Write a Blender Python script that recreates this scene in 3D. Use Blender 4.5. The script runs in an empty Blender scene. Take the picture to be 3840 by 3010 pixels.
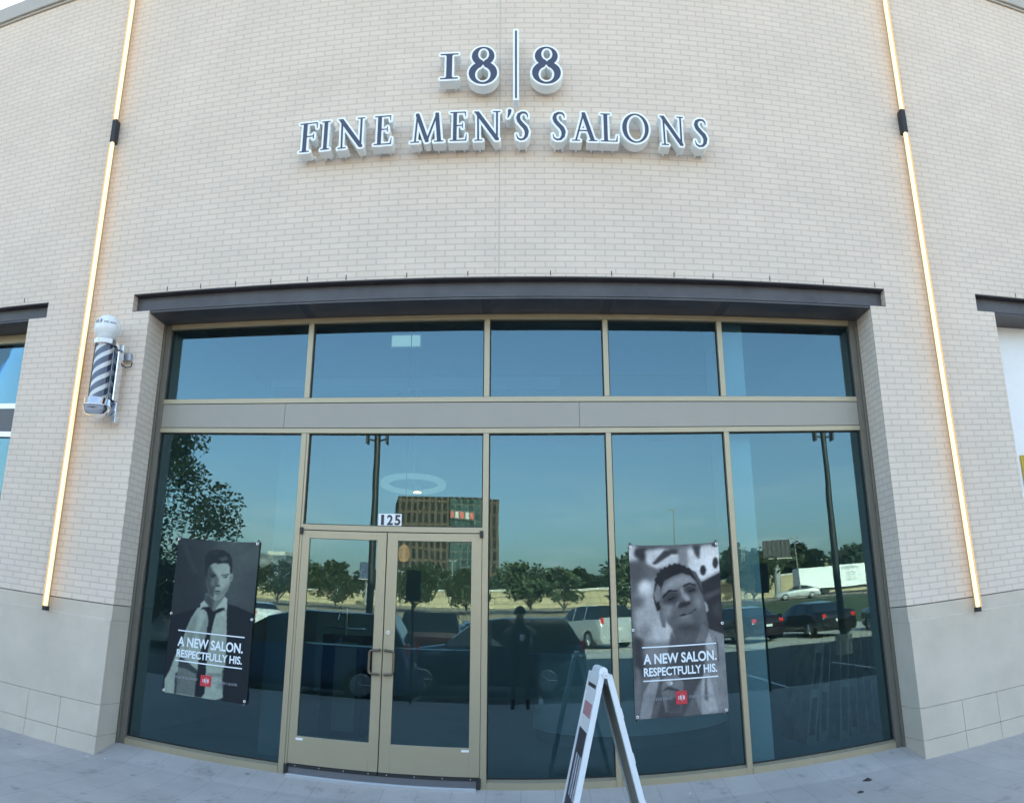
import bpy, bmesh, math, random
import numpy as np
from mathutils import Vector, Matrix
random.seed(7)
rng = np.random.RandomState(7)
PI = math.pi
R = math.radians
sc = bpy.context.scene
col = sc.collection

# ------------------------------------------------------------------ camera
EYE = 1.62
FX, FY, CX, CY = 2958.75, 2916.28, 1939.74, 1548.99          # panorama sweep, pixels of the 3840x3010 photograph
YAW, PITCH, ROLL = 0.011735, 0.258247, 0.0010526
cam_d = bpy.data.cameras.new('camera')
cam = bpy.data.objects.new('camera', cam_d)
col.objects.link(cam)
sc.camera = cam
cam_d.type = 'PANO'
cam_d.panorama_type = 'CENTRAL_CYLINDRICAL'
cam_d.central_cylindrical_range_u_min = (0 - CX) / FX
cam_d.central_cylindrical_range_u_max = (3840 - CX) / FX
cam_d.central_cylindrical_range_v_min = -(3010 - CY) / FY
cam_d.central_cylindrical_range_v_max = -(0 - CY) / FY
cam_d.central_cylindrical_radius = 1.0
cam_d.clip_start = 0.05
cam_d.clip_end = 3000
cam.matrix_world = (Matrix.Translation((0, 0, EYE)) @ Matrix.Rotation(YAW, 4, 'Z') @ Matrix.Rotation(PITCH, 4, 'X')
                    @ Matrix.Rotation(ROLL, 4, 'Y') @ Matrix.Rotation(PI / 2, 4, 'X'))

# ------------------------------------------------------------------ world, sun, exposure
SUN_EL, SUN_AZ = R(24), R(14)                                # sun stands behind the building, a little to the right
w = bpy.data.worlds.new('World')
sc.world = w
w.use_nodes = True
nt = w.node_tree
sky = nt.nodes.new('ShaderNodeTexSky')
sky.sky_type = 'NISHITA'
sky.sun_disc = False
sky.sun_elevation = SUN_EL
sky.sun_rotation = SUN_AZ
sky.air_density = 1.0
sky.dust_density = 3.0
sky.ozone_density = 4.0
bg = nt.nodes['Background']
bg.inputs['Strength'].default_value = 0.13
# a few thin clouds low over the horizon
wtc = nt.nodes.new('ShaderNodeTexCoord')
wmp = nt.nodes.new('ShaderNodeMapping'); wmp.inputs['Scale'].default_value = (5, 5, 26)
wns = nt.nodes.new('ShaderNodeTexNoise'); wns.inputs['Scale'].default_value = 1.0; wns.inputs['Detail'].default_value = 7; wns.inputs['Roughness'].default_value = 0.55
nt.links.new(wtc.outputs['Generated'], wmp.inputs['Vector']); nt.links.new(wmp.outputs['Vector'], wns.inputs['Vector'])
wsp = nt.nodes.new('ShaderNodeSeparateXYZ'); nt.links.new(wtc.outputs['Generated'], wsp.inputs[0])
wcr = nt.nodes.new('ShaderNodeMapRange'); wcr.inputs['From Min'].default_value = 0.52; wcr.inputs['From Max'].default_value = 0.74; wcr.inputs['To Max'].default_value = 0.5
nt.links.new(wns.outputs['Fac'], wcr.inputs['Value'])
wel = nt.nodes.new('ShaderNodeMapRange'); wel.inputs['From Min'].default_value = 0.22; wel.inputs['From Max'].default_value = 0.05
nt.links.new(wsp.outputs['Z'], wel.inputs['Value'])
wmu = nt.nodes.new('ShaderNodeMath'); wmu.operation = 'MULTIPLY'; nt.links.new(wcr.outputs[0], wmu.inputs[0]); nt.links.new(wel.outputs[0], wmu.inputs[1])
wmx = nt.nodes.new('ShaderNodeMix'); wmx.data_type = 'RGBA'; wmx.inputs[7].default_value = (5.4, 5.2, 5.6, 1)
nt.links.new(wmu.outputs[0], wmx.inputs[0]); nt.links.new(sky.outputs['Color'], wmx.inputs[6])
nt.links.new(wmx.outputs[2], bg.inputs['Color'])
sun_d = bpy.data.lights.new('sun', 'SUN')
sun_d.energy = 3.6
sun_d.angle = R(0.5)
sun_d.color = (1.0, 0.93, 0.82)
sun = bpy.data.objects.new('sun', sun_d)
col.objects.link(sun)
sdir = Vector((math.sin(SUN_AZ) * math.cos(SUN_EL), math.cos(SUN_AZ) * math.cos(SUN_EL), math.sin(SUN_EL)))
sun.rotation_euler = sdir.to_track_quat('Z', 'Y').to_euler()
vs = sc.view_settings
vs.view_transform = 'Standard'
vs.look = 'None'
vs.exposure = 2.72
vs.gamma = 1.0
vs.use_white_balance = True
vs.white_balance_temperature = 8700
vs.white_balance_tint = 8
sc.cycles.max_bounces = 10
sc.cycles.transparent_max_bounces = 16
sc.cycles.glossy_bounces = 6
sc.cycles.use_denoising = True
sc.cycles.sample_clamp_indirect = 6

# ------------------------------------------------------------------ materials
MATS = {}
def mat(name, base=(0.5, 0.5, 0.5), rough=0.6, metal=0.0, var=0.0, vscale=6.0, bump=0.0, bscale=40.0, emit=None, estr=0.0, spec=0.5, coat=0.0, detail=6.0, coords='Object'):
    if name in MATS:
        return MATS[name]
    m = bpy.data.materials.new(name)
    m.use_nodes = True
    n = m.node_tree.nodes
    l = m.node_tree.links
    b = n['Principled BSDF']
    b.inputs['Base Color'].default_value = (*base, 1)
    b.inputs['Roughness'].default_value = rough
    b.inputs['Metallic'].default_value = metal
    b.inputs['Specular IOR Level'].default_value = spec
    b.inputs['Coat Weight'].default_value = coat
    if emit:
        b.inputs['Emission Color'].default_value = (*emit, 1)
        b.inputs['Emission Strength'].default_value = estr
    if var or bump:
        tc = n.new('ShaderNodeTexCoord')
        src = tc.outputs[coords]
    if var:
        t = n.new('ShaderNodeTexNoise')
        t.inputs['Scale'].default_value = vscale
        t.inputs['Detail'].default_value = detail
        t.inputs['Roughness'].default_value = 0.65
        l.new(src, t.inputs['Vector'])
        mr = n.new('ShaderNodeMapRange')
        mr.inputs['From Min'].default_value = 0.3
        mr.inputs['From Max'].default_value = 0.7
        mr.inputs['To Min'].default_value = 1 - var
        mr.inputs['To Max'].default_value = 1 + var
        l.new(t.outputs['Fac'], mr.inputs['Value'])
        hs = n.new('ShaderNodeVectorMath')
        hs.operation = 'SCALE'
        hs.inputs[0].default_value = base
        l.new(mr.outputs['Result'], hs.inputs['Scale'])
        l.new(hs.outputs['Vector'], b.inputs['Base Color'])
    if bump:
        t2 = n.new('ShaderNodeTexNoise')
        t2.inputs['Scale'].default_value = bscale
        t2.inputs['Detail'].default_value = 4
        l.new(src, t2.inputs['Vector'])
        bp = n.new('ShaderNodeBump')
        bp.inputs['Strength'].default_value = bump
        bp.inputs['Distance'].default_value = 0.01
        l.new(t2.outputs['Fac'], bp.inputs['Height'])
        l.new(bp.outputs['Normal'], b.inputs['Normal'])
    MATS[name] = m
    return m

def brick_mat(name, c1, c2, mortar, bw, bh, msize, off=0.5, bump=0.4, rough=0.85, shift=(0, 0), varamt=0.10, stain=0.0, squash=False):
    if name in MATS:
        return MATS[name]
    m = bpy.data.materials.new(name)
    m.use_nodes = True
    n = m.node_tree.nodes
    l = m.node_tree.links
    b = n['Principled BSDF']
    b.inputs['Roughness'].default_value = rough
    b.inputs['Specular IOR Level'].default_value = 0.3
    uv = n.new('ShaderNodeUVMap')
    mp = n.new('ShaderNodeMapping')
    mp.inputs['Location'].default_value = (shift[0], shift[1], 0)
    l.new(uv.outputs['UV'], mp.inputs['Vector'])
    # slight waviness of the joints
    wn = n.new('ShaderNodeTexNoise')
    wn.inputs['Scale'].default_value = 5.0
    wn.inputs['Detail'].default_value = 3
    l.new(mp.outputs['Vector'], wn.inputs['Vector'])
    ws = n.new('ShaderNodeVectorMath')
    ws.operation = 'MULTIPLY_ADD'
    ws.inputs[1].default_value = (0.006, 0.004, 0)
    l.new(wn.outputs['Color'], ws.inputs[0])
    l.new(mp.outputs['Vector'], ws.inputs[2])
    br = n.new('ShaderNodeTexBrick')
    br.offset = off
    br.inputs['Color1'].default_value = (*c1, 1)
    br.inputs['Color2'].default_value = (*c2, 1)
    br.inputs['Mortar'].default_value = (*mortar, 1)
    br.inputs['Scale'].default_value = 1.0
    br.inputs['Mortar Size'].default_value = msize
    br.inputs['Mortar Smooth'].default_value = 0.25
    br.inputs['Bias'].default_value = 0.0
    br.inputs['Brick Width'].default_value = bw
    br.inputs['Row Height'].default_value = bh
    l.new(ws.outputs['Vector'], br.inputs['Vector'])
    ns = n.new('ShaderNodeTexNoise')
    ns.inputs['Scale'].default_value = 1.1
    ns.inputs['Detail'].default_value = 8
    ns.inputs['Roughness'].default_value = 0.7
    l.new(uv.outputs['UV'], ns.inputs['Vector'])
    mr = n.new('ShaderNodeMapRange')
    mr.inputs['From Min'].default_value = 0.3
    mr.inputs['From Max'].default_value = 0.7
    mr.inputs['To Min'].default_value = 1 - varamt
    mr.inputs['To Max'].default_value = 1 + varamt
    l.new(ns.outputs['Fac'], mr.inputs['Value'])
    sc_ = n.new('ShaderNodeVectorMath')
    sc_.operation = 'SCALE'
    l.new(br.outputs['Color'], sc_.inputs[0])
    l.new(mr.outputs['Result'], sc_.inputs['Scale'])
    last = sc_.outputs['Vector']
    if stain:
        s2 = n.new('ShaderNodeTexNoise')
        s2.inputs['Scale'].default_value = 2.6
        s2.inputs['Detail'].default_value = 10
        s2.inputs['Roughness'].default_value = 0.75
        l.new(uv.outputs['UV'], s2.inputs['Vector'])
        m2 = n.new('ShaderNodeMapRange')
        m2.inputs['From Min'].default_value = 0.56
        m2.inputs['From Max'].default_value = 0.70
        m2.inputs['To Min'].default_value = 1
        m2.inputs['To Max'].default_value = 1 - stain
        l.new(s2.outputs['Fac'], m2.inputs['Value'])
        s3 = n.new('ShaderNodeVectorMath')
        s3.operation = 'SCALE'
        l.new(last, s3.inputs[0])
        l.new(m2.outputs['Result'], s3.inputs['Scale'])
        last = s3.outputs['Vector']
        vo = n.new('ShaderNodeTexVoronoi'); vo.inputs['Scale'].default_value = 2.3
        l.new(uv.outputs['UV'], vo.inputs['Vector'])
        vr = n.new('ShaderNodeMapRange'); vr.inputs['From Min'].default_value = 0.045; vr.inputs['From Max'].default_value = 0.075; vr.inputs['To Min'].default_value = 0.62; vr.inputs['To Max'].default_value = 1.0
        l.new(vo.outputs['Distance'], vr.inputs['Value'])
        s4 = n.new('ShaderNodeVectorMath'); s4.operation = 'SCALE'; l.new(last, s4.inputs[0]); l.new(vr.outputs['Result'], s4.inputs['Scale'])
        last = s4.outputs['Vector']
    l.new(last, b.inputs['Base Color'])
    fn = n.new('ShaderNodeTexNoise')
    fn.inputs['Scale'].default_value = 90
    fn.inputs['Detail'].default_value = 3
    l.new(uv.outputs['UV'], fn.inputs['Vector'])
    ad = n.new('ShaderNodeMath')
    ad.operation = 'MULTIPLY_ADD'
    ad.inputs[1].default_value = -1.0
    l.new(br.outputs['Fac'], ad.inputs[0])
    sm = n.new('ShaderNodeMath')
    sm.operation = 'MULTIPLY'
    sm.inputs[1].default_value = 0.35
    l.new(fn.outputs['Fac'], sm.inputs[0])
    l.new(sm.outputs[0], ad.inputs[2])
    bp = n.new('ShaderNodeBump')
    bp.inputs['Strength'].default_value = bump
    bp.inputs['Distance'].default_value = 0.006
    l.new(ad.outputs[0], bp.inputs['Height'])
    l.new(bp.outputs['Normal'], b.inputs['Normal'])
    MATS[name] = m
    return m

def glass_mat(name, tint, refl, rcol=(0.93, 1.0, 1.0), wave=0.0):
    if name in MATS:
        return MATS[name]
    m = bpy.data.materials.new(name)
    m.use_nodes = True
    n = m.node_tree.nodes
    l = m.node_tree.links
    n.remove(n['Principled BSDF'])
    tr = n.new('ShaderNodeBsdfTransparent')
    tr.inputs['Color'].default_value = (*tint, 1)
    gl = n.new('ShaderNodeBsdfGlossy')
    gl.inputs['Roughness'].default_value = 0.0
    gl.inputs['Color'].default_value = (*rcol, 1)
    mx = n.new('ShaderNodeMixShader')
    fr = n.new('ShaderNodeFresnel')
    fr.inputs['IOR'].default_value = 1.5
    ma = n.new('ShaderNodeMath')
    ma.operation = 'MULTIPLY_ADD'
    ma.use_clamp = True
    ma.inputs[1].default_value = 1.0
    ma.inputs[2].default_value = refl
    l.new(fr.outputs[0], ma.inputs[0])
    l.new(ma.outputs[0], mx.inputs[0])
    l.new(tr.outputs[0], mx.inputs[1])
    l.new(gl.outputs[0], mx.inputs[2])
    l.new(mx.outputs[0], n['Material Output'].inputs['Surface'])
    if wave:
        tc = n.new('ShaderNodeTexCoord')
        t = n.new('ShaderNodeTexNoise')
        t.inputs['Scale'].default_value = 1.6
        t.inputs['Detail'].default_value = 1
        l.new(tc.outputs['Object'], t.inputs['Vector'])
        bp = n.new('ShaderNodeBump')
        bp.inputs['Strength'].default_value = 1.0
        bp.inputs['Distance'].default_value = wave
        l.new(t.outputs['Fac'], bp.inputs['Height'])
        l.new(bp.outputs['Normal'], gl.inputs['Normal'])
    MATS[name] = m
    return m

M_brick = brick_mat('cream_brick', (0.73, 0.615, 0.525), (0.70, 0.588, 0.505), (0.59, 0.49, 0.41), 0.2032, 0.0677, 0.0078, varamt=0.05, bump=0.35, shift=(0.0, -1.50 + 0.0677 * 40))
M_stone = mat('cast_stone', (0.58, 0.50, 0.415), 0.85, var=0.08, vscale=2, bump=0.15, bscale=60)
M_stone_gap = mat('stone_joint', (0.40, 0.36, 0.31), 0.9)
M_coping = mat('coping_metal', (0.42, 0.39, 0.35), 0.5, var=0.04)
M_joint = mat('control_joint', (0.52, 0.46, 0.385), 0.7)
M_weep = mat('weep_vent', (0.05, 0.045, 0.045), 0.8)
M_steel = mat('painted_steel', (0.072, 0.068, 0.076), 0.42, var=0.25, vscale=3)
M_soffit = mat('soffit_paint', (0.055, 0.055, 0.065), 0.6)
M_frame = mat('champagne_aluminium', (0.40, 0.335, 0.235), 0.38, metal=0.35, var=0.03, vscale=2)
M_frame2 = mat('frame_shadow_groove', (0.03, 0.03, 0.03), 0.7)
M_panel = mat('spandrel_metal', (0.30, 0.275, 0.24), 0.42, metal=0.3, var=0.03, vscale=1.5)
M_glass = glass_mat('window_glass', (0.58, 0.73, 0.75), 0.052, rcol=(0.53, 0.83, 0.95), wave=0.0006)
M_gasket = mat('black_gasket', (0.012, 0.013, 0.014), 0.6)
M_black = mat('black_plastic', (0.015, 0.015, 0.017), 0.5)
M_handle = mat('dark_bronze', (0.16, 0.13, 0.10), 0.35, metal=0.8)
M_alum = mat('mill_aluminium', (0.62, 0.63, 0.65), 0.35, metal=0.8)
M_white = mat('white_paint', (0.80, 0.81, 0.82), 0.45, var=0.02)
M_letter_white = mat('letter_white', (0.90, 0.93, 0.93), 0.4)
M_letter_side = mat('letter_return', (0.86, 0.89, 0.88), 0.45)
M_navy = mat('letter_navy', (0.05, 0.062, 0.105), 0.4)
M_chrome = mat('chrome', (0.85, 0.86, 0.88), 0.08, metal=1.0)
M_globe = mat('opal_glass', (0.78, 0.82, 0.84), 0.18, coat=0.5)
M_tube = mat('lit_tube', (1, 0.9, 0.6), 0.5, emit=(1.0, 0.72, 0.36), estr=0.165)
M_tube_back = mat('amber_led', (1, 0.6, 0.2), 0.5, emit=(1.0, 0.52, 0.24), estr=0.035)
M_asphalt = mat('asphalt', (0.10, 0.10, 0.10), 0.9, var=0.15, vscale=0.6, bump=0.3, bscale=80)
M_concrete = mat('pale_concrete', (0.52, 0.49, 0.43), 0.85, var=0.08, vscale=0.5)
M_line = mat('parking_line_paint', (0.75, 0.75, 0.72), 0.6)
M_grass = mat('grass', (0.05, 0.075, 0.025), 0.9, var=0.3, vscale=0.5, bump=0.6, bscale=3)
M_dirt = mat('dry_ground', (0.36, 0.28, 0.18), 0.95, var=0.2, vscale=0.15)
M_wallpanel = brick_mat('tan_wall_panels', (0.46, 0.37, 0.24), (0.42, 0.335, 0.215), (0.25, 0.19, 0.12), 3.0, 0.9, 0.06, bump=0.1)
M_bark = mat('bark', (0.07, 0.055, 0.04), 0.9, var=0.2)
M_sidewalk = brick_mat('sidewalk_pavers', (0.47, 0.43, 0.405), (0.445, 0.405, 0.385), (0.38, 0.345, 0.33), 2.44, 0.305, 0.005, off=0.37, bump=0.15, varamt=0.14, stain=0.42)

def leaf_mat(name, c, var=0.35):
    if name in MATS:
        return MATS[name]
    m = bpy.data.materials.new(name)
    m.use_nodes = True
    n = m.node_tree.nodes
    l = m.node_tree.links
    b = n['Principled BSDF']
    b.inputs['Roughness'].default_value = 0.6
    g = n.new('ShaderNodeNewGeometry')
    mr = n.new('ShaderNodeMapRange')
    mr.inputs['To Min'].default_value = 1 - var
    mr.inputs['To Max'].default_value = 1 + var
    l.new(g.outputs['Random Per Island'], mr.inputs['Value'])
    v = n.new('ShaderNodeVectorMath')
    v.operation = 'SCALE'
    v.inputs[0].default_value = c
    l.new(mr.outputs['Result'], v.inputs['Scale'])
    l.new(v.outputs['Vector'], b.inputs['Base Color'])
    MATS[name] = m
    return m
M_leaf = leaf_mat('oak_leaves', (0.035, 0.055, 0.028))
M_leaf2 = leaf_mat('young_tree_leaves', (0.058, 0.080, 0.036))
M_leaf3 = leaf_mat('far_tree_leaves', (0.042, 0.062, 0.032))

# ------------------------------------------------------------------ builders
def tag(o, label=None, cat=None, group=None, kind=None):
    if label: o['label'] = label
    if cat: o['category'] = cat
    if group: o['group'] = group
    if kind: o['kind'] = kind
    return o

def empty(name, loc=(0, 0, 0), label=None, cat=None, group=None, kind=None, rz=0.0):
    o = bpy.data.objects.new(name, None)
    o.empty_display_size = 0.1
    o.location = loc
    o.rotation_euler = (0, 0, rz)
    col.objects.link(o)
    return tag(o, label, cat, group, kind)

class MB:
    """collects faces; build() links them as one mesh object. world=True: vertices are given in world space"""
    def __init__(s):
        s.v = []; s.f = []; s.m = []; s.smooth = []
    def add(s, vs, fs, mi=0, smooth=False):
        o = len(s.v)
        s.v += [tuple(p) for p in vs]
        for f in fs:
            s.f.append([o + i for i in f]); s.m.append(mi); s.smooth.append(smooth)
        return s
    def quad(s, a, b, c, d, mi=0):
        return s.add([a, b, c, d], [(0, 1, 2, 3)], mi)
    def box(s, x0, x1, y0, y1, z0, z1, mi=0, skip=''):
        vs = [(x0, y0, z0), (x1, y0, z0), (x1, y1, z0), (x0, y1, z0), (x0, y0, z1), (x1, y0, z1), (x1, y1, z1), (x0, y1, z1)]
        F = {'b': (3, 2, 1, 0), 't': (4, 5, 6, 7), 'f': (0, 1, 5, 4), 'k': (2, 3, 7, 6), 'l': (3, 0, 4, 7), 'r': (1, 2, 6, 5)}
        return s.add(vs, [q for k, q in F.items() if k not in skip], mi)
    def cyl(s, p0, p1, r0, r1=None, n=12, mi=0, caps=True, smooth=True):
        p0 = Vector(p0); p1 = Vector(p1)
        r1 = r0 if r1 is None else r1
        d = (p1 - p0).normalized()
        a = d.orthogonal().normalized(); b = d.cross(a)
        vs = []
        for p, r in ((p0, r0), (p1, r1)):
            for i in range(n):
                t = 2 * PI * i / n
                vs.append(p + (a * math.cos(t) + b * math.sin(t)) * r)
        s.add(vs, [(i, (i + 1) % n, n + (i + 1) % n, n + i) for i in range(n)], mi, smooth)
        if caps:
            s.add(vs[:n], [tuple(range(n))[::-1]], mi)
            s.add(vs[n:], [tuple(range(n))], mi)
        return s
    def tube(s, pts, r, n=8, mi=0):
        for i in range(len(pts) - 1):
            s.cyl(pts[i], pts[i + 1], r, r, n, mi, caps=True)
        return s
    def lathe(s, c, prof, n=32, mi=0, smooth=True):
        vs = []
        for r, z in prof:
            for i in range(n):
                t = 2 * PI * i / n
                vs.append((c[0] + r * math.cos(t), c[1] + r * math.sin(t), c[2] + z))
        fs = []
        for k in range(len(prof) - 1):
            for i in range(n):
                j = (i + 1) % n
                fs.append((k * n + i, k * n + j, (k + 1) * n + j, (k + 1) * n + i))
        return s.add(vs, fs, mi, smooth)
    def prism(s, pts, h0, h1, axis='y', mi=0):
        """polygon pts (a,b) extruded along axis"""
        def P(a, b, h):
            return {'y': (a, h, b), 'z': (a, b, h), 'x': (h, a, b)}[axis]
        n = len(pts)
        vs = [P(a, b, h0) for a, b in pts] + [P(a, b, h1) for a, b in pts]
        s.add(vs, [tuple(range(n)), tuple(range(n, 2 * n))[::-1]] + [(i, n + i, n + (i + 1) % n, (i + 1) % n) for i in range(n)], mi)
        return s
    def build(s, name, mats, parent=None, bevel=0.0, world=True, fixn=True):
        me = bpy.data.meshes.new(name)
        off = Vector((0, 0, 0))
        vs = s.v
        if parent is not None and world:
            q = parent; inv = wm(parent).inverted()
            vs = [tuple(inv @ Vector(p)) for p in s.v]
        me.from_pydata(vs, [], s.f)
        if not isinstance(mats, (list, tuple)): mats = [mats]
        for m in mats: me.materials.append(m)
        me.polygons.foreach_set('material_index', s.m)
        me.polygons.foreach_set('use_smooth', s.smooth)
        uv = me.uv_layers.new(name='UVMap')
        co = np.array(s.v, dtype=float).reshape(-1, 3)
        if fixn:
            bm = bmesh.new(); bm.from_mesh(me)
            bmesh.ops.recalc_face_normals(bm, faces=bm.faces)
            bm.to_mesh(me); bm.free()
        li = np.empty(len(me.loops), dtype=np.int32); me.loops.foreach_get('vertex_index', li)
        nr = np.empty(len(me.polygons) * 3); me.polygons.foreach_get('normal', nr); nr = np.abs(nr.reshape(-1, 3))
        lt = np.empty(len(me.polygons), dtype=np.int32); me.polygons.foreach_get('loop_total', lt)
        ax = np.repeat(nr.argmax(1), lt)
        P = co[li]
        U = np.where(ax == 0, P[:, 1], P[:, 0]); V = np.where(ax == 2, P[:, 1], P[:, 2])
        me.uv_layers['UVMap'].data.foreach_set('uv', np.stack([U, V], 1).ravel())
        o = bpy.data.objects.new(name, me)
        col.objects.link(o)
        if parent is not None: o.parent = parent
        if bevel:
            md = o.modifiers.new('bevel', 'BEVEL'); md.width = bevel; md.segments = 2; md.limit_method = 'ANGLE'; md.angle_limit = R(40)
        return o

def wm(o):
    m = Matrix.LocRotScale(o.location, o.rotation_euler, o.scale)
    return wm(o.parent) @ m if o.parent else m

def copy_tree(o, parent=None):
    c = o.copy(); col.objects.link(c); c.parent = parent
    for ch in [x for x in bpy.data.objects if x.parent == o]:
        copy_tree(ch, c)
    return c

def grid_wall(mb, xs, zs, hole, y0, y1, mi=0):
    """solid cells of a wall; hole(cx,cz) -> None (solid) or depth to which the cell is open"""
    nx, nz = len(xs) - 1, len(zs) - 1
    H = [[hole((xs[i] + xs[i + 1]) / 2, (zs[k] + zs[k + 1]) / 2) for k in range(nz)] for i in range(nx)]
    def D(i, k):
        if i < 0 or k < 0 or i >= nx or k >= nz: return None
        return H[i][k]
    for i in range(nx):
        for k in range(nz):
            if H[i][k] is None:
                mb.quad((xs[i], y0, zs[k]), (xs[i + 1], y0, zs[k]), (xs[i + 1], y0, zs[k + 1]), (xs[i], y0, zs[k + 1]), mi)
            else:
                d = H[i][k]
                def side(j, l, a, b):
                    n_ = D(j, l)
                    s0 = y0 if (n_ is None) else n_
                    if (n_ is None and 0 <= j < nx and 0 <= l < nz) or (n_ is not None and n_ < d):
                        mb.quad((a[0], s0, a[1]), (b[0], s0, b[1]), (b[0], d, b[1]), (a[0], d, a[1]), mi)
                side(i - 1, k, (xs[i], zs[k]), (xs[i], zs[k + 1]))
                side(i + 1, k, (xs[i + 1], zs[k]), (xs[i + 1], zs[k + 1]))
                side(i, k + 1, (xs[i], zs[k + 1]), (xs[i + 1], zs[k + 1]))
                side(i, k - 1, (xs[i], zs[k]), (xs[i + 1], zs[k]))
    return mb

# ------------------------------------------------------------------ ground, near
YB, YF, YG = 7.30, 7.71, 7.76            # brick face, frame face, glass
def gz(y):
    pts = [(-1.2, -0.07), (0, -0.06), (4, -0.03), (6.6, 0.0), (7.30, 0.035), (7.71, 0.114), (9, 0.114)]
    for (a, za), (b, zb) in zip(pts, pts[1:]):
        if y <= b: return za + (zb - za) * max(0, (y - a)) / (b - a)
    return pts[-1][1]
mb = MB()
ys = [-1.15, 0, 2, 4, 5.5, 6.6, 7.30, 7.705]
for a, b in zip(ys, ys[1:]):
    mb.quad((-32, a, gz(a)), (32, a, gz(a)), (32, b, gz(b)), (-32, b, gz(b)))
mb.quad((-32, -1.15, -0.3), (32, -1.15, -0.3), (32, -1.15, gz(-1.15)), (-32, -1.15, gz(-1.15)))
o = mb.build('sidewalk', M_sidewalk, fixn=False)
# pavers run with their long side away from the facade
uvd = o.data.uv_layers['UVMap'].data
for d_ in uvd:
    u_, v_ = d_.uv
    d_.uv = (v_ + 0.1, u_ + 0.06)
tag(o, kind='structure')
mb = MB(); mb.box(-32, 32, -1.32, -1.155, -0.35, -0.066)
tag(mb.build('kerb', M_concrete, bevel=0.015), kind='structure')

# ------------------------------------------------------------------ building shell
bld = empty('brick_building', (0, YB, 0), 'long cream brick storefront building with stone base and steel lintels', 'building')
ZB, ZT = 1.50, 9.52
OPN = [(-4.062, 3.671, 4.772, -4.287, 3.865, 4.990), (-13.6, -5.735, 4.79, -13.86, -5.472, 4.992), (5.312, 13.2, 4.80, 5.070, 13.44, 5.02)]
def bhole(x, z):
    for a, b, zt, na, nb, nz_ in OPN:
        if a < x < b and z < zt: return YF + 0.02
        if na < x < nb and zt < z < nz_: return YB + 0.13
        if a < x < b and zt < z < nz_: return YB + 0.13
    return None
xs = sorted({-30.0, 30.0} | {v for o_ in OPN for v in (o_[0], o_[1], o_[3], o_[4])})
zs = sorted({ZB, ZT} | {v for o_ in OPN for v in (o_[2], o_[5])})
mb = MB(); grid_wall(mb, xs, zs, bhole, YB, YB + 0.3)
mb.build('brick_wall', M_brick, bld, fixn=False)
mb = MB()  # unseen sides and back, put up only to block the sun
mb.quad((-30, YB, -0.3), (-30, YB, ZT), (-30, 24, ZT), (-30, 24, -0.3)); mb.quad((30, YB, -0.3), (30, 24, -0.3), (30, 24, ZT), (30, YB, ZT))
mb.quad((-30, 24, -0.3), (-30, 24, ZT), (30, 24, ZT), (30, 24, -0.3))
mb.build('unseen_wall', M_brick, bld, fixn=False)
mb = MB(); mb.box(-30, 30, YB + 0.4, 24, 9.2, 9.4); mb.build('unseen_roof', M_coping, bld)  # unseen slab, added only to keep sunlight off the front
mb = MB(); mb.box(-30.1, 30.1, YB - 0.06, YB + 0.35, ZT, ZT + 0.24); mb.box(-30.1, 30.1, YB - 0.03, YB - 0.001, ZT - 0.035, ZT - 0.001)
mb.build('coping', M_coping, bld, bevel=0.01)
# control joint in the brick above the opening
mb = MB(); mb.box(-0.275, -0.262, YB - 0.0015, YB + 0.01, 4.995, ZT - 0.04); mb.build('control_joint', M_joint, bld)
# small open head joints over the lintels
for x in [-3.871, -3.464, -3.054, -2.654, -2.252, -1.836, -1.204, -0.582, 0.25, 0.867, 1.508, 1.918, 2.534, 3.139, 3.754, 5.67, -5.85]:
    mb = MB(); mb.box(x - 0.0045, x + 0.0045, YB - 0.003, YB + 0.01, 4.999 if abs(x) < 5 else 5.025, 5.052 if abs(x) < 5 else 5.08)
    mb.build('weep_vent', M_weep, bld)
# lintels
for i, (a, b, zt, na, nb, nz_) in enumerate(OPN):
    mb = MB()
    mb.box(na + 0.002, nb - 0.002, YB + 0.10, YB + 0.125, zt + 0.014, nz_ - 0.014)           # web
    mb.box(na + 0.002, nb - 0.002, YB + 0.006, YB + 0.13, nz_ - 0.012, nz_ - 0.001)            # top flange
    mb.box(na + 0.002, nb - 0.002, YB + 0.004, YB + 0.13, zt + 0.001, zt + 0.013)            # bottom flange
    mb.box(a + 0.002, b - 0.002, YB + 0.012, YF + 0.019, zt - 0.022, zt)                      # soffit plate seen from below
    lt = mb.build('lintel', M_steel, bld, bevel=0.003)
    if i == 0:
        for x in (-2.29, -0.40, 0.83, 2.05):
            m2 = MB(); m2.box(x - 0.05, x + 0.05, YB + 0.03, YF - 0.02, zt - 0.0245, zt - 0.0222); m2.build('soffit_tab', M_soffit, lt)
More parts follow.
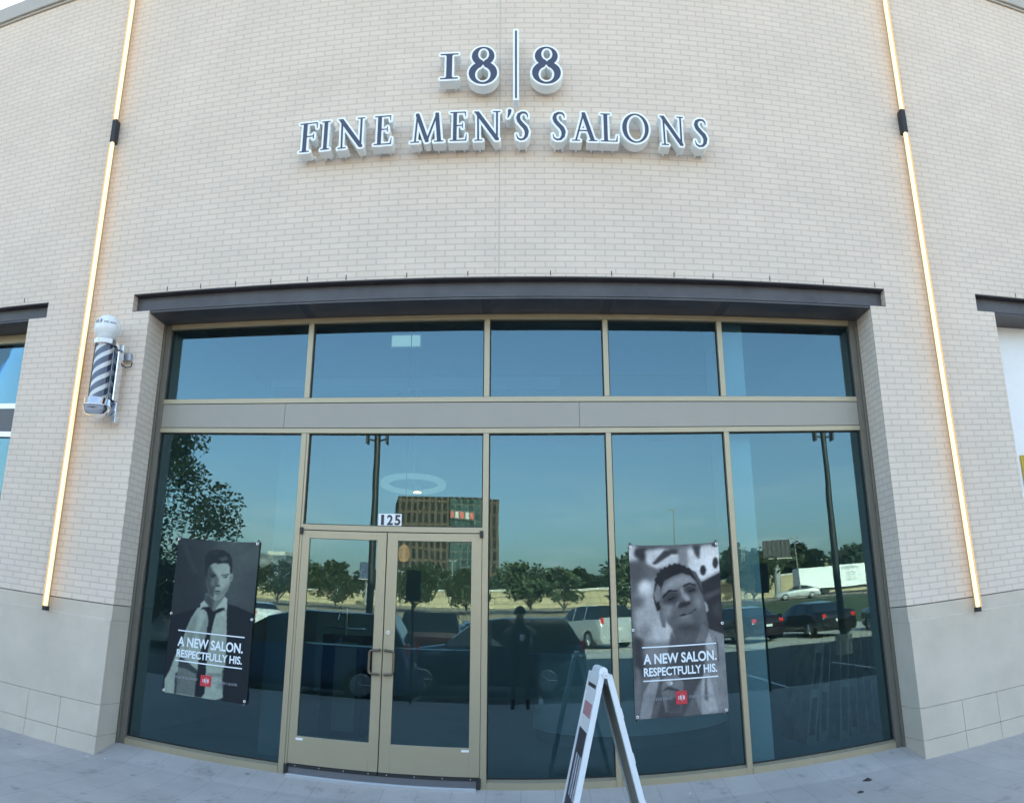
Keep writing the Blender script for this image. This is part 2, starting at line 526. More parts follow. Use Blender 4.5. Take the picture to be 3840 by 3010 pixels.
# stone base: blocks with open joints in front of a darker backing
def stone_run(x0, x1, vx, end_l=False, end_r=False, depth=0.40):
    back = MB(); back.box(x0 + 0.004, x1 - 0.004, YB + 0.012, YB + 0.28, -0.3, ZB - 0.008)
    mb = MB()
    yq = YB - 0.018
    d1 = YF + 0.02
    rows = [(-0.3, 0.20), (0.203, 0.50)]
    for z0, z1 in rows:
        e = [x0] + [v for v in vx if x0 < v < x1] + [x1]
        for p, q in zip(e, e[1:]):
            mb.box(p + (0.0015 if p != x0 else 0), q - (0.0015 if q != x1 else 0), yq, d1 if (p == x0 and end_l) or (q == x1 and end_r) else YB + 0.1, z0, z1)
    e = [x0] + [v for v in vx[2::4] if x0 + .9 < v < x1 - .5 and x0 > 0] + [x1]
    for p, q in zip(e, e[1:]):
        dd = d1 if (p == x0 and end_l) or (q == x1 and end_r) else YB + 0.1
        mb.prism([(p + 0.003 if p != x0 else p, 0.503), (q - 0.003 if q != x1 else q, 0.503), (q - 0.003 if q != x1 else q, 1.335), (p + 0.003 if p != x0 else p, 1.335)], yq, dd)
        # weathered ledge and the plain top band
        mb.add([(p, yq, 1.335), (q, yq, 1.335), (q, YB, 1.352), (p, YB, 1.352)], [(0, 1, 2, 3)])
        mb.box(p + (0.002 if p != x0 else 0), q - (0.002 if q != x1 else 0), YB, dd, 1.336, 1.492)
    return mb, back
A1, A2 = -5.735, -4.062
B1, B2 = 3.671, 5.312
mbs = [stone_run(A1, A2, [-5.34, -4.935, -4.53], True, True), stone_run(B1, B2, [4.15, 4.57, 4.98], True, True),
       stone_run(-30, -13.6, [-28 + 0.42 * k for k in range(34)], False, True), stone_run(13.2, 30, [13.7 + 0.42 * k for k in range(38)], True, False)]
for m_, b_ in mbs:
    b = m_.build('stone_base', M_stone, bld, bevel=0.004)
    b_.build('joint_backing', M_stone_gap, b)
# floor slab under everything and side closing walls behind the brick piers
mb = MB(); mb.box(-29.9, 29.9, YF + 0.022, 23.9, -0.25, 0.10); mb.build('floor_slab', M_concrete, bld)

# ------------------------------------------------------------------ storefront glazing
sf = empty('storefront', (-0.2, YF, 0.11), 'bronze aluminium storefront of five tall bays with double doors under the long steel lintel', 'storefront')
XL = [(-4.059, -3.966), (-2.320, -2.263), (-0.431, -0.374), (0.800, 0.854), (2.026, 2.081), (3.570, 3.668)]
Z = dict(sill=0.193, b0=3.448, b1=3.504, b2=3.778, b3=3.836, g1=4.688, top=4.747)
D0, D1 = YF, YF + 0.115
def member(name, x0, x1, z0, z1, y0=D0, y1=D1, m=M_frame, bev=0.003):
    q = MB(); q.box(x0, x1, y0, y1, z0, z1)
    return q.build(name, m, sf, bevel=bev)
M_jamb = mat('dark_jamb', (0.17, 0.155, 0.13), 0.42, metal=0.3, var=0.05)  # jambs take a darker metal tone than the mullions
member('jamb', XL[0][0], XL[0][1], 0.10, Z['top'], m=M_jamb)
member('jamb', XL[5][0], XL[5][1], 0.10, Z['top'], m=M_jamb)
# thin outer jamb trims stepping back to the masonry
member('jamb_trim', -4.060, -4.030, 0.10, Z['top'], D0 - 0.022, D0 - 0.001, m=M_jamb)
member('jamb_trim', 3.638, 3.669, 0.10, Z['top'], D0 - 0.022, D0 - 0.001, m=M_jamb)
for i in range(1, 5):
    a, b = XL[i]
    member('mullion', a, b, Z['b3'] + 0.001, Z['g1'] - 0.001)
    member('mullion', a, b, 0.10, Z['b0'] - 0.001)
member('head', XL[0][1] + 0.001, XL[5][0] - 0.001, Z['g1'], Z['top'])
member('rail', XL[0][1] + 0.001, XL[5][0] - 0.001, Z['b2'] + 0.003, Z['b3'])
member('rail', XL[0][1] + 0.001, XL[5][0] - 0.001, Z['b0'], Z['b1'] - 0.003)
# dark reveals above and below the spandrel
member('shadow_gap', XL[0][1] + 0.001, XL[5][0] - 0.001, Z['b1'] - 0.003, Z['b1'] + 0.004, D0 + 0.01, D1, M_frame2, 0)
member('shadow_gap', XL[0][1] + 0.001, XL[5][0] - 0.001, Z['b2'] - 0.004, Z['b2'] + 0.003, D0 + 0.01, D1, M_frame2, 0)
sp = [XL[0][1] + 0.002, -2.522, 0.539, XL[5][0] - 0.002]
for a, b in zip(sp, sp[1:]):
    member('spandrel_panel', a + 0.0015, b - 0.0015, Z['b1'] + 0.004, Z['b2'] - 0.004, D0 + 0.004, D1 - 0.01, M_panel, 0.001)
for a, b in ((XL[0][1], XL[1][0]), (XL[2][1], XL[3][0]), (XL[3][1], XL[4][0]), (XL[4][1], XL[5][0])):
    s_ = member('sill', a + 0.001, b - 0.001, 0.10, Z['sill'] - 0.02, D0 - 0.004, D1)
    q = MB(); q.prism([(D0 - 0.004, Z['sill'] - 0.019), (D1, Z['sill'] - 0.019), (D1, Z['sill']), (D0 + 0.045, Z['sill']), ], a + 0.001, b - 0.001, axis='x'); q.build('sill_slope', M_frame, s_)
def pane(x0, x1, z0, z1, name='window_pane', parent=None, y=YG):
    q = MB(); q.box(x0, x1, y, y + 0.008, z0, z1)
    p = q.build(name, M_glass, parent or sf)
    g = MB(); t = 0.011
    for a_ in ((x0, x1, z0, z0 + t), (x0, x1, z1 - t, z1), (x0, x0 + t, z0 + t, z1 - t), (x1 - t, x1, z0 + t, z1 - t)):
        g.box(a_[0], a_[1], y - 0.009, y - 0.001, a_[2], a_[3])
    if parent is None: g.build('gasket', M_gasket, p)
    return p
for i in range(5):
    a, b = XL[i][1], XL[i + 1][0]
    pane(a, b, Z['b3'], Z['g1'])
    if i == 1:
        pane(a + 0.028, b, 2.490, Z['b0'])
    else:
        pane(a, b, Z['sill'], Z['b0'])
member('transom_bar', XL[1][1] + 0.001, XL[2][0] - 0.001, 2.434, 2.490)
member('door_stop', XL[1][1] + 0.001, -2.238, 0.115, 2.433, D0 + 0.008, D1)
member('door_stop', XL[1][1] + 0.001, -2.238, 2.491, Z['b0'] - 0.001, D0 + 0.008, D1)
M_lockm = M_chrome
def door(x0, x1, gx0, gx1, hx, side):
    y0, y1 = D0 + 0.004, D0 + 0.05
    q = MB()
    q.box(x0, gx0, y0, y1, 0.212, 2.427); q.box(gx1, x1, y0, y1, 0.212, 2.427)
    q.box(gx0, gx1, y0, y1, 0.212, 0.461); q.box(gx0, gx1, y0, y1, 2.349, 2.427)
    d = q.build('door', M_frame, sf, bevel=0.002)
    pane(gx0, gx1, 0.461, 2.349, 'door_glass', d, y0 + 0.02)
    h = MB()
    xi = hx + side * 0.075
    pts = [(hx, y0, 1.305), (hx, y0 - 0.055, 1.30), (xi, y0 - 0.065, 1.295), (xi + side * 0.012, y0 - 0.065, 1.27), (xi + side * 0.012, y0 - 0.065, 1.11), (xi, y0 - 0.065, 1.085), (hx, y0 - 0.055, 1.08), (hx, y0, 1.075)]
    h.tube(pts, 0.0125, 10)
    h.build('door_handle', M_handle, d, bevel=0)
    p = MB(); p.cyl((gx0, y1 + 0.06, 1.32), (gx1, y1 + 0.06, 1.32), 0.014, n=10); p.build('push_bar', M_alum, d)
    s_ = MB(); s_.box(x0 + 0.004, x1 - 0.004, D0 - 0.002, y1, 0.182, 0.211); s_.build('door_sweep', M_black, d)
    for k in range(4):
        xx = x0 + 0.08 + k * (x1 - x0 - 0.16) / 3
        c = MB(); c.cyl((xx, D0 - 0.012, 0.197), (xx, D0 - 0.002, 0.197), 0.005, n=8); c.build('screw', M_alum, d)
    st = MB(); sx = gx0 + 0.03 if side < 0 else gx1 - 0.03
    st.box(sx - 0.04, sx + 0.03, y0 - 0.0015, y0 - 0.0002, 0.425, 0.445); st.build('label_sticker', M_white, d)
    return d
dl = door(-2.234, -1.372, -2.157, -1.463, -1.395, -1)
dr = door(-1.362, -0.435, -1.258, -0.534, -1.335, 1)
q = MB(); q.cyl((-1.322, D0 - 0.004, 1.468), (-1.322, D0 + 0.01, 1.468), 0.019, n=18); lk = q.build('lock', M_alum, dr)
q = MB(); q.box(-1.3245, -1.3195, D0 - 0.0055, D0 - 0.0042, 1.460, 1.476); q.build('keyhole', M_black, lk)
for x0 in (-2.262, -0.458):
    q = MB(); q.box(x0 + 0.002, x0 + 0.036, D0 - 0.022, D0 - 0.001, 2.385, 2.455); q.build('door_pivot', M_black, sf, bevel=0.003)
    q = MB(); q.box(x0 + 0.002, x0 + 0.036, D0 - 0.022, D0 - 0.001, 0.125, 0.205); q.build('door_pivot', M_black, sf, bevel=0.003)
q = MB(); q.box(-2.225, -0.462, D0 - 0.075, D0 + 0.06, 0.09, 0.124)
for k in range(3): q.box(-2.225, -0.462, D0 - 0.070 + k * 0.018, D0 - 0.063 + k * 0.018, 0.124, 0.127)
q.build('threshold', M_alum, sf, bevel=0.004)
q = MB(); q.box(-2.225, -0.462, D0 + 0.005, D0 + 0.07, 0.125, 0.180); q.build('threshold_seal', mat('threshold_grey', (0.13, 0.13, 0.14), 0.5), sf)

# ------------------------------------------------------------------ next bays
nw = empty('neighbour_window', (-7, YF, 0.1), 'white framed shop window beyond the left brick pier, sky mirrored in it', 'window')
def nmem(name, x0, x1, z0, z1, m, y0=YF, y1=YF + 0.08):
    q = MB(); q.box(x0, x1, y0, y1, z0, z1); return q.build(name, m, nw)
xr = -5.738
nmem('frame', -13.5, xr, 4.645, 4.76, M_frame)
nmem('window_pane', -13.5, xr, 3.815, 4.64, M_glass, YG, YG + 0.008)
nmem('rail', -13.5, xr, 3.745, 3.813, M_alum)
nmem('spandrel_panel', -13.5, xr, 3.44, 3.743, mat('dark_spandrel', (0.10, 0.105, 0.12), 0.4))
nmem('rail', -13.5, xr, 3.37, 3.438, M_alum)
nmem('window_pane', -13.5, xr, 0.20, 3.365, M_glass, YG, YG + 0.008)
nmem('sill', -13.5, xr, 0.10, 0.198, M_frame)
for k in range(3):
    nmem('mullion', -11.9 + 1.9 * k, -11.84 + 1.9 * k, 0.2, 3.368, M_alum, YF + 0.002, YF + 0.04)
q = MB(); q.box(-13.5, -5.76, 8.9, 8.95, 0.1, 4.9); q.build('inner_blind', mat('pale_blind', (0.30, 0.34, 0.36), 0.8), nw)
nb_ = empty('boarded_opening', (9, YF, 0.1), 'shop opening closed with white sheathing beyond the right brick pier', 'wall panel')
q = MB(); q.box(5.33, 9.2, YF + 0.01, YF + 0.05, 0.1, 4.795); q.build('sheathing_board', M_white, nb_)
q = MB(); q.box(9.204, 13.1, YF + 0.01, YF + 0.05, 0.1, 4.795); q.build('sheathing_board', M_white, nb_)
q = MB(); q.box(5.655, 6.9, YF - 0.012, YF + 0.008, 0.6, 3.09)
tag(q.build('yellow_board', mat('yellow_board', (0.52, 0.36, 0.035), 0.6), bevel=0.002), 'yellow foam board standing on the white sheathing at the right edge', 'board')

# ------------------------------------------------------------------ interior
M_iwall = mat('interior_wall', (0.55, 0.58, 0.57), 0.9)
M_iwhite = mat('interior_white', (0.72, 0.74, 0.74), 0.6)
M_ifloor = mat('interior_floor', (0.38, 0.39, 0.39), 0.45, var=0.1, vscale=1)
q = MB(); q.box(-4.2, 3.9, YF + 0.13, 16, 0.101, 0.112); tag(q.build('interior_floor', M_ifloor), kind='structure')
q = MB(); q.box(-4.3, -4.2, YF + 0.13, 16, 0.112, 5.2); q.box(3.9, 4.0, YF + 0.13, 16, 0.112, 5.2); q.box(-4.2, 3.9, 16, 16.1, 0.112, 5.2)
tag(q.build('interior_wall', M_iwall), kind='structure')
q = MB(); q.box(-4.2, 3.9, YF + 0.13, 16, 6.7, 6.8); tag(q.build('interior_ceiling', mat('ceiling_grey', (0.45, 0.46, 0.47), 0.9)), kind='structure')
q = MB(); q.box(-4.2, 0.53, 12.0, 12.25, 5.26, 5.40); tag(q.build('ceiling_beam', M_iwhite), 'pale beam crossing behind the upper panes', 'beam')
q = MB(); q.box(2.10, 2.37, 7.95, 8.62, 0.112, 5.6)
tag(q.build('partition_column', M_iwhite, bevel=0.004), 'white drywall column standing behind the mullion right of the posters', 'column')
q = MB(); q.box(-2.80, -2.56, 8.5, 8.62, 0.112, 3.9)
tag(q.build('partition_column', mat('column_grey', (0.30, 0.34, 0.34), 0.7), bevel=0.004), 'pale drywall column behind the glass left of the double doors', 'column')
lp = empty('ceiling_light', (-1.95, 12, 6.0), 'square white ceiling light behind the second upper pane', 'ceiling light')
q = MB(); q.box(-2.175, -1.72, 11.97, 12.0, 5.945, 6.12); q.build('diffuser', mat('light_diffuser', (0.8, 0.8, 0.8), 0.5, emit=(0.75, 1, 1), estr=0.10), lp)
q = MB(); q.box(-2.20, -1.695, 12.001, 12.05, 5.92, 6.145); q.build('housing', M_iwhite, lp)
# pendant ring and lamps
ring = empty('ring_pendant', (-1.76, 12.1, 4.05), 'white oval ring pendant hanging above the double doors behind the glass', 'pendant light')
q = MB(); n_ = 48
for k in range(n_):
    t0, t1 = 2 * PI * k / n_, 2 * PI * (k + 1) / n_
    def rp(t, r_, z_): return (-1.76 + r_ * 0.50 * math.cos(t), 12.1 + r_ * 0.85 * math.sin(t), z_ + 0.02 * math.cos(t))
    q.add([rp(t0, 1, 3.62), rp(t1, 1, 3.62), rp(t1, .80, 3.62), rp(t0, .80, 3.62), rp(t0, 1, 3.68), rp(t1, 1, 3.68), rp(t1, .80, 3.68), rp(t0, .80, 3.68)],
          [(0, 1, 2, 3), (4, 7, 6, 5), (0, 4, 5, 1), (3, 2, 6, 7)])
q.build('ring', mat('pendant_white', (0.35, 0.36, 0.36), 0.4, emit=(0.8, 1, 1), estr=0.035), ring)
q = MB(); q.cyl((-1.76, 12.1, 3.66), (-1.76, 12.1, 6.7), 0.006, n=6); q.build('cord', M_iwhite, ring)
sl = empty('spot_pendant', (-1.67, 11.9, 3.5), 'small lit spot lamp under the ring pendant', 'lamp')
q = MB(); q.lathe((-1.67, 11.9, 3.50), [(0.001, 0.0), (0.07, 0.0), (0.075, 0.02), (0.05, 0.09), (0.001, 0.10)], 16); q.build('shade', M_iwhite, sl)
q = MB(); q.lathe((-1.67, 11.9, 3.485), [(0.001, 0.0), (0.055, 0.005), (0.06, 0.014)], 16); q.build('bulb', mat('warm_bulb', (1, .8, .5), 0.5, emit=(1, 0.62, 0.25), estr=3), sl)
wl = empty('wall_lamp', (-1.575, 10, 2.45), 'round warm lamp glowing behind the right door glass', 'lamp')
q = MB(); q.lathe((-1.55, 10, 2.30), [(0.001, 0.0), (0.05, 0.01), (0.075, 0.08), (0.065, 0.17), (0.02, 0.22), (0.001, 0.225)], 18); q.build('lamp_shade', mat('warm_shade', (1, .8, .6), 0.5, emit=(1, 0.42, 0.16), estr=0.10), wl)
q = MB(); q.cyl((-1.55, 10, 2.52), (-1.55, 10, 6.7), 0.006, n=6); q.build('cord', M_black, wl)
# reception desk: low curved white counter on a darker plinth
dk = empty('reception_desk', (1.35, 10.9, 0.112), 'curved white reception desk behind the fourth pane', 'desk')
def arc(cx, cy, r_, a0, a1, n): return [(cx + r_ * math.cos(R(a0 + (a1 - a0) * i / n)), cy + r_ * math.sin(R(a0 + (a1 - a0) * i / n))) for i in range(n + 1)]
def arcwall(q, cx, cy, ro, ri, z0, z1, a0=190, a1=350, n=36):
    o_, i_ = arc(cx, cy, ro, a0, a1, n), arc(cx, cy, ri, a0, a1, n)
    q.prism(o_ + i_[::-1], z0, z1, axis='z')
q = MB(); arcwall(q, 1.35, 11.0, 1.30, 1.22, 0.26, 1.16); q.build('counter_front', M_iwhite, dk)
q = MB(); arcwall(q, 1.35, 11.0, 1.36, 0.80, 1.162, 1.20); q.build('counter_top', M_iwhite, dk)
q = MB(); arcwall(q, 1.35, 11.0, 1.24, 1.0, 0.113, 0.258); q.build('plinth', mat('plinth_grey', (0.25, 0.28, 0.28), 0.6), dk)
# beer tap on a cabinet
cb = empty('drinks_cabinet', (-2.27, 10, 0.112), 'low dark cabinet behind the left door glass', 'cabinet')
q = MB(); q.box(-2.50, -1.98, 9.85, 10.4, 0.16, 1.36); q.build('carcass', mat('cabinet_dark', (0.05, 0.06, 0.07), 0.4), cb, bevel=0.01)
q = MB(); q.box(-2.33, -2.06, 9.82, 9.848, 0.25, 1.28); q.build('door_panel', mat('cabinet_panel', (0.28, 0.24, 0.18), 0.5), cb)
q = MB(); q.tube([(-2.5, 9.86, 1.45), (-1.98, 9.86, 1.45), (-1.98, 10.38, 1.45), (-2.5, 10.38, 1.45), (-2.5, 9.86, 1.45)], 0.008, 6); q.build('gallery_rail', M_chrome, cb)
tp = empty('drinks_tap', (-2.24, 10.0, 1.36), 'chrome drinks tap on the cabinet behind the left door', 'tap')
q = MB(); q.cyl((-2.24, 10.0, 1.362), (-2.24, 10.0, 1.66), 0.035, n=16); q.lathe((-2.24, 10.0, 1.66), [(0.035, 0), (0.045, 0.01), (0.03, 0.05), (0.001, 0.06)], 16); q.build('column', M_chrome, tp)
q = MB(); q.cyl((-2.24, 10.0, 1.62), (-2.32, 9.92, 1.62), 0.014, n=10); q.cyl((-2.32, 9.92, 1.62), (-2.33, 9.91, 1.55), 0.01, n=10); q.build('spout', M_chrome, tp)
q = MB(); q.cyl((-2.30, 9.94, 1.64), (-2.325, 9.92, 1.76), 0.012, 0.018, n=10); q.build('tap_handle', M_black, tp)
# wooden pallets stood on end in the right corner
M_plank = mat('rough_plank', (0.34, 0.28, 0.19), 0.8, var=0.35, vscale=4)
PL = ['leftmost pallet stood on end behind the far right pane', 'second pallet from the left behind the far right pane', 'middle pallet leaning in the right corner', 'fourth pallet leaning in the right corner', 'tallest pallet, beside the right jamb']
for k, (x, y, hh, lean) in enumerate([(2.98, 8.75, 1.18, 0.20), (3.16, 8.85, 1.26, 0.15), (3.36, 8.70, 1.33, 0.11), (3.55, 8.85, 1.28, 0.06), (3.72, 8.75, 1.40, 0.02)]):
    pr = empty('pallet', (x, y, 0.113), PL[k], 'pallet', 'pallets stood on end inside the right pane')
    def lb(q, xa, xb, ya, yb_, za, zb):
        dx0, dx1 = lean * (za - .113), lean * (zb - .113)
        q.add([(x + xa + dx0, ya, za), (x + xb + dx0, ya, za), (x + xb + dx0, yb_, za), (x + xa + dx0, yb_, za), (x + xa + dx1, ya, zb), (x + xb + dx1, ya, zb), (x + xb + dx1, yb_, zb), (x + xa + dx1, yb_, zb)],
              [(3, 2, 1, 0), (4, 5, 6, 7), (0, 1, 5, 4), (2, 3, 7, 6), (3, 0, 4, 7), (1, 2, 6, 5)])
    for xa in (0, .09):
        q = MB(); lb(q, xa, xa + .02, y, y + .9, .113, hh); q.build('deck_board', M_plank, pr)
    for zc in (.16, .5 * hh + .05, hh - .06):
        q = MB(); lb(q, .021, .089, y + .01, y + .09, zc - .045, zc + .045); q.build('block', M_plank, pr)
q = MB(); pts = [(2.42, 8.5, 4.72), (2.44, 8.5, 4.5), (2.50, 8.5, 4.3), (2.53, 8.5, 4.15), (2.50, 8.5, 4.0), (2.43, 8.5, 3.88), (2.40, 8.5, 3.84), (2.40, 8.5, 3.7)]
q.tube(pts, 0.0045, 6); tag(q.build('loose_cable', M_iwhite), 'thin white cable hanging in a curve behind the last upper pane', 'cable')

# ------------------------------------------------------------------ letter shapes
def _ser(x0, x1, y, r=0.017): return ('c', x0, y, x1, y, r, r)
def _brk(x, y0, y1, r0=0.10, r1=0.055): return ('c', x, y0, x, y1, r0, r1)
GL = {
 'I': (0.27, [('c', .135, 0, .135, 1, .058, .058), _ser(.01, .26, .015), _ser(.01, .26, .985), ('c', .135, -.04, .135, .09, .10, .05), ('c', .135, 1.04, .135, .91, .10, .05)]),
 'F': (0.54, [('c', .16, 0, .16, 1, .060, .060), _ser(.03, .30, .015), _ser(.01, .50, .985, .018), ('c', .505, .98, .52, .80, .020, .008), ('c', .17, .53, .42, .53, .017, .017), ('c', .42, .61, .42, .44, .012, .012), ('c', .16, -.04, .16, .08, .10, .05)]),
 'E': (0.55, [('c', .16, 0, .16, 1, .060, .060), _ser(.01, .50, .985, .018), ('c', .49, .98, .505, .82, .020, .008), ('c', .17, .53, .40, .53, .017, .017), ('c', .41, .61, .41, .44, .012, .012), _ser(.01, .52, .016, .018), ('c', .52, .02, .545, .22, .022, .008)]),
 'L': (0.54, [('c', .16, 0, .16, 1, .060, .060), _ser(.02, .30, .985), ('c', .16, 1.04, .16, .92, .10, .05), _ser(.01, .50, .016, .018), ('c', .50, .02, .53, .22, .024, .008)]),
 'N': (0.82, [('c', .13, 0, .11, 1, .028, .028), ('c', .09, .96, .72, .04, .062, .062), ('c', .715, .03, .715, 1, .030, .030), _ser(.02, .25, .015), _ser(.60, .81, .985), ('c', .0, .985, .12, .985, .017, .03)]),
 'M': (0.99, [('c', .13, 0, .19, .98, .026, .026), ('c', .19, .95, .49, .05, .060, .060), ('c', .49, .05, .78, .96, .028, .028), ('c', .78, .96, .86, 0, .058, .060), _ser(.01, .25, .015), _ser(.72, .98, .015)]),
 'A': (0.78, [('c', .12, 0, .37, .96, .026, .026), ('c', .37, .97, .65, 0, .058, .062), ('c', .2, .36, .52, .36, .018, .018), _ser(.01, .24, .015), _ser(.53, .77, .015)]),
 'O': (0.79, [('e', .395, .5, .395, .5), ('-e', .405, .5, .275, .455)]),
 'S': (0.385, [('s', [(.348, .79, .008), (.338, .89, .018), (.28, .96, .030), (.18, .965, .034), (.095, .90, .046), (.068, .79, .054), (.10, .67, .058), (.185, .55, .062), (.275, .44, .064), (.322, .31, .060), (.305, .16, .048), (.24, .055, .034), (.14, .03, .028), (.055, .08, .020), (.03, .17, .011), (.022, .23, .007)])]),
 "'": (0.12, [('s', [(.075, .95, .045), (.07, .88, .036), (.03, .72, .008)])]),
 '1': (0.61, [('c', .305, 0, .305, 1, .100, .100), _ser(.01, .60, .022, .022), _ser(.01, .60, .978, .022), ('c', .305, -.10, .305, .12, .24, .08), ('c', .305, 1.10, .305, .88, .24, .08)]),
 '8': (0.655, [('e', .3275, .75, .262, .25), ('e', .3275, .30, .3275, .30), ('-c', .340, .79, .340, .60, .125, .006), ('-c', .325, .27, .325, .52, .170, .006), ('-e', .340, .80, .128, .165), ('-e', .325, .255, .180, .205)]),
 '|': (0.05, [('c', .025, .0, .025, 1.0, .012, .012)]),
 'G': (0.76, [('e', .395, .5, .395, .5), ('-e', .405, .5, .275, .455), ('-b', .55, .46, .9, .80), ('c', .66, .05, .66, .44, .055, .055), _ser(.55, .76, .44)]),
 'H': (0.80, [('c', .14, 0, .14, 1, .058, .058), ('c', .66, 0, .66, 1, .058, .058), ('c', .14, .52, .66, .52, .018, .018), _ser(.02, .26, .015), _ser(.02, .26, .985), _ser(.54, .78, .015), _ser(.54, .78, .985)]),
 'T': (0.66, [('c', .33, 0, .33, 1, .058, .058), _ser(.20, .46, .015), _ser(.02, .64, .984, .018), ('c', .02, .98, .0, .80, .02, .008), ('c', .64, .98, .66, .80, .02, .008)]),
}
def glyph_field(ch, h, pad):
    W, prims = GL[ch]
    xs_ = np.arange(-pad, W + pad + h, h); ys_ = np.arange(-pad, 1 + pad + h, h)
    X, Y = np.meshgrid(xs_, ys_, indexing='ij')
    d = np.full(X.shape, 9.0)
    def cap(a):
        x0, y0, x1, y1, r0, r1 = a
        vx, vy = x1 - x0, y1 - y0
        L2 = max(vx * vx + vy * vy, 1e-9)
        t = np.clip(((X - x0) * vx + (Y - y0) * vy) / L2, 0, 1)
        return np.hypot(X - x0 - t * vx, Y - y0 - t * vy) - (r0 + (r1 - r0) * t)
    def ell(a):
        cx, cy, rx, ry = a
        k0 = np.hypot((X - cx) / rx, (Y - cy) / ry); k1 = np.hypot((X - cx) / rx ** 2, (Y - cy) / ry ** 2)
        return k0 * (k0 - 1) / np.maximum(k1, 1e-6)
    for p in prims:
        k = p[0]
        if k == 'c': d = np.minimum(d, cap(p[1:]))
        elif k == '-c': d = np.maximum(d, -cap(p[1:]))
        elif k == 'e': d = np.minimum(d, ell(p[1:]))
        elif k == '-e': d = np.maximum(d, -ell(p[1:]))
        elif k == '-b':
            bx = np.maximum(np.maximum(p[1] - X, X - p[3]), np.maximum(p[2] - Y, Y - p[4])); d = np.maximum(d, -bx)
        elif k == 's':
            for a, b in zip(p[1], p[1][1:]): d = np.minimum(d, cap((a[0], a[1], b[0], b[1], a[2], b[2])))
    d = np.maximum(d, np.maximum(-Y, Y - 1))
    return xs_, ys_, d
def contours(xs_, ys_, F):
    """marching squares; closed loops of (x,y)"""
    ins = F < 0
    c = ins[:-1, :-1].astype(int) + 2 * ins[1:, :-1] + 4 * ins[1:, 1:] + 8 * ins[:-1, 1:]
    segs = {}
    T = {1: [(3, 0)], 2: [(0, 1)], 3: [(3, 1)], 4: [(1, 2)], 5: [(3, 2), (1, 0)], 6: [(0, 2)], 7: [(3, 2)], 8: [(2, 3)], 9: [(2, 0)], 10: [(0, 3), (2, 1)], 11: [(2, 1)], 12: [(1, 3)], 13: [(1, 0)], 14: [(0, 3)]}
    def ek(i, j, e):
        return {0: (i, j, 0), 1: (i + 1, j, 1), 2: (i, j + 1, 0), 3: (i, j, 1)}[e]
    for i, j in np.argwhere((c > 0) & (c < 15)):
        for a, b in T[c[i, j]]:
            segs[ek(i, j, a)] = ek(i, j, b)
    def pt(k):
        i, j, o_ = k
        i2, j2 = (i + 1, j) if o_ == 0 else (i, j + 1)
        a, b = F[i, j], F[i2, j2]
        t = a / (a - b)
        return (xs_[i] + (xs_[i2] - xs_[i]) * t, ys_[j] + (ys_[j2] - ys_[j]) * t)
    loops = []
    while segs:
        s0 = next(iter(segs)); k = s0; lp_ = []
        while k in segs:
            lp_.append(pt(k)); k = segs.pop(k)
        if len(lp_) > 5: loops.append(lp_)
    return loops
_GC = {}
def glyph_loops(ch, off, h=1 / 80):
    key = (ch, round(off, 4), h)
    if key not in _GC:
        xs_, ys_, F = glyph_field(ch, h, off + 3 * h)
        # outset of the clipped shape: distance is good enough near the outline
        _GC[key] = contours(xs_, ys_, F - off)
    return _GC[key]
def loops_mesh(loops, depth):
    """2D loops -> extruded mesh data (verts xy, z in +-depth)"""
    cu = bpy.data.curves.new('tmp', 'CURVE'); cu.dimensions = '2D'; cu.fill_mode = 'BOTH'; cu.extrude = depth
    for lp_ in loops:
        s_ = cu.splines.new('POLY'); s_.points.add(len(lp_) - 1)
        for p, (x, y) in zip(s_.points, lp_): p.co = (x, y, 0, 1)
        s_.use_cyclic_u = True
    ob = bpy.data.objects.new('tmp', cu); col.objects.link(ob)
    bpy.context.view_layer.update()
    me = bpy.data.meshes.new_from_object(ob)
    bpy.data.objects.remove(ob); bpy.data.curves.remove(cu)
    return me
def text_curve_mesh(text, offset=0.0, depth=0.01):
    cu = bpy.data.curves.new('tmp', 'FONT'); cu.body = text; cu.size = 1; cu.offset = offset; cu.extrude = depth; cu.resolution_u = 4
    ob = bpy.data.objects.new('tmp', cu); col.objects.link(ob)
    bpy.context.view_layer.update()
    me = bpy.data.meshes.new_from_object(ob)
    bpy.data.objects.remove(ob); bpy.data.curves.remove(cu)
    return me
def mesh_fit(me, x0, x1, z0, z1, y0, y1, mapf=None):
    """put a flat mesh (xy, thickness z) on the facade: x->X, y->Z, z->Y; fitted to a rectangle"""
    n = len(me.vertices); co = np.empty(n * 3); me.vertices.foreach_get('co', co); co = co.reshape(-1, 3)
    a, b = co.min(0), co.max(0)
    X = x0 + (co[:, 0] - a[0]) / max(b[0] - a[0], 1e-9) * (x1 - x0)
    Zc = z0 + (co[:, 1] - a[1]) / max(b[1] - a[1], 1e-9) * (z1 - z0)
    Y = y0 + (b[2] - co[:, 2]) / max(b[2] - a[2], 1e-9) * (y1 - y0)
    P = np.stack([X, Y, Zc], 1)
    if mapf is not None: P = mapf(P)
    me.vertices.foreach_set('co', P.ravel()); me.update()
    return me
def mesh_object(name, me, mats, parent):
    me.name = name
    me.materials.clear()
    for m in (mats if isinstance(mats, (list, tuple)) else [mats]): me.materials.append(m)
    if parent is not None:
        me.transform(wm(parent).inverted())
    o_ = bpy.data.objects.new(name, me); col.objects.link(o_); o_.parent = parent
    return o_
def join_meshes(mes):
    bm = bmesh.new()
    for m_ in mes: bm.from_mesh(m_)
    out = bpy.data.meshes.new('joined'); bm.to_mesh(out); bm.free()
    for m_ in mes: bpy.data.meshes.remove(m_)
    return out

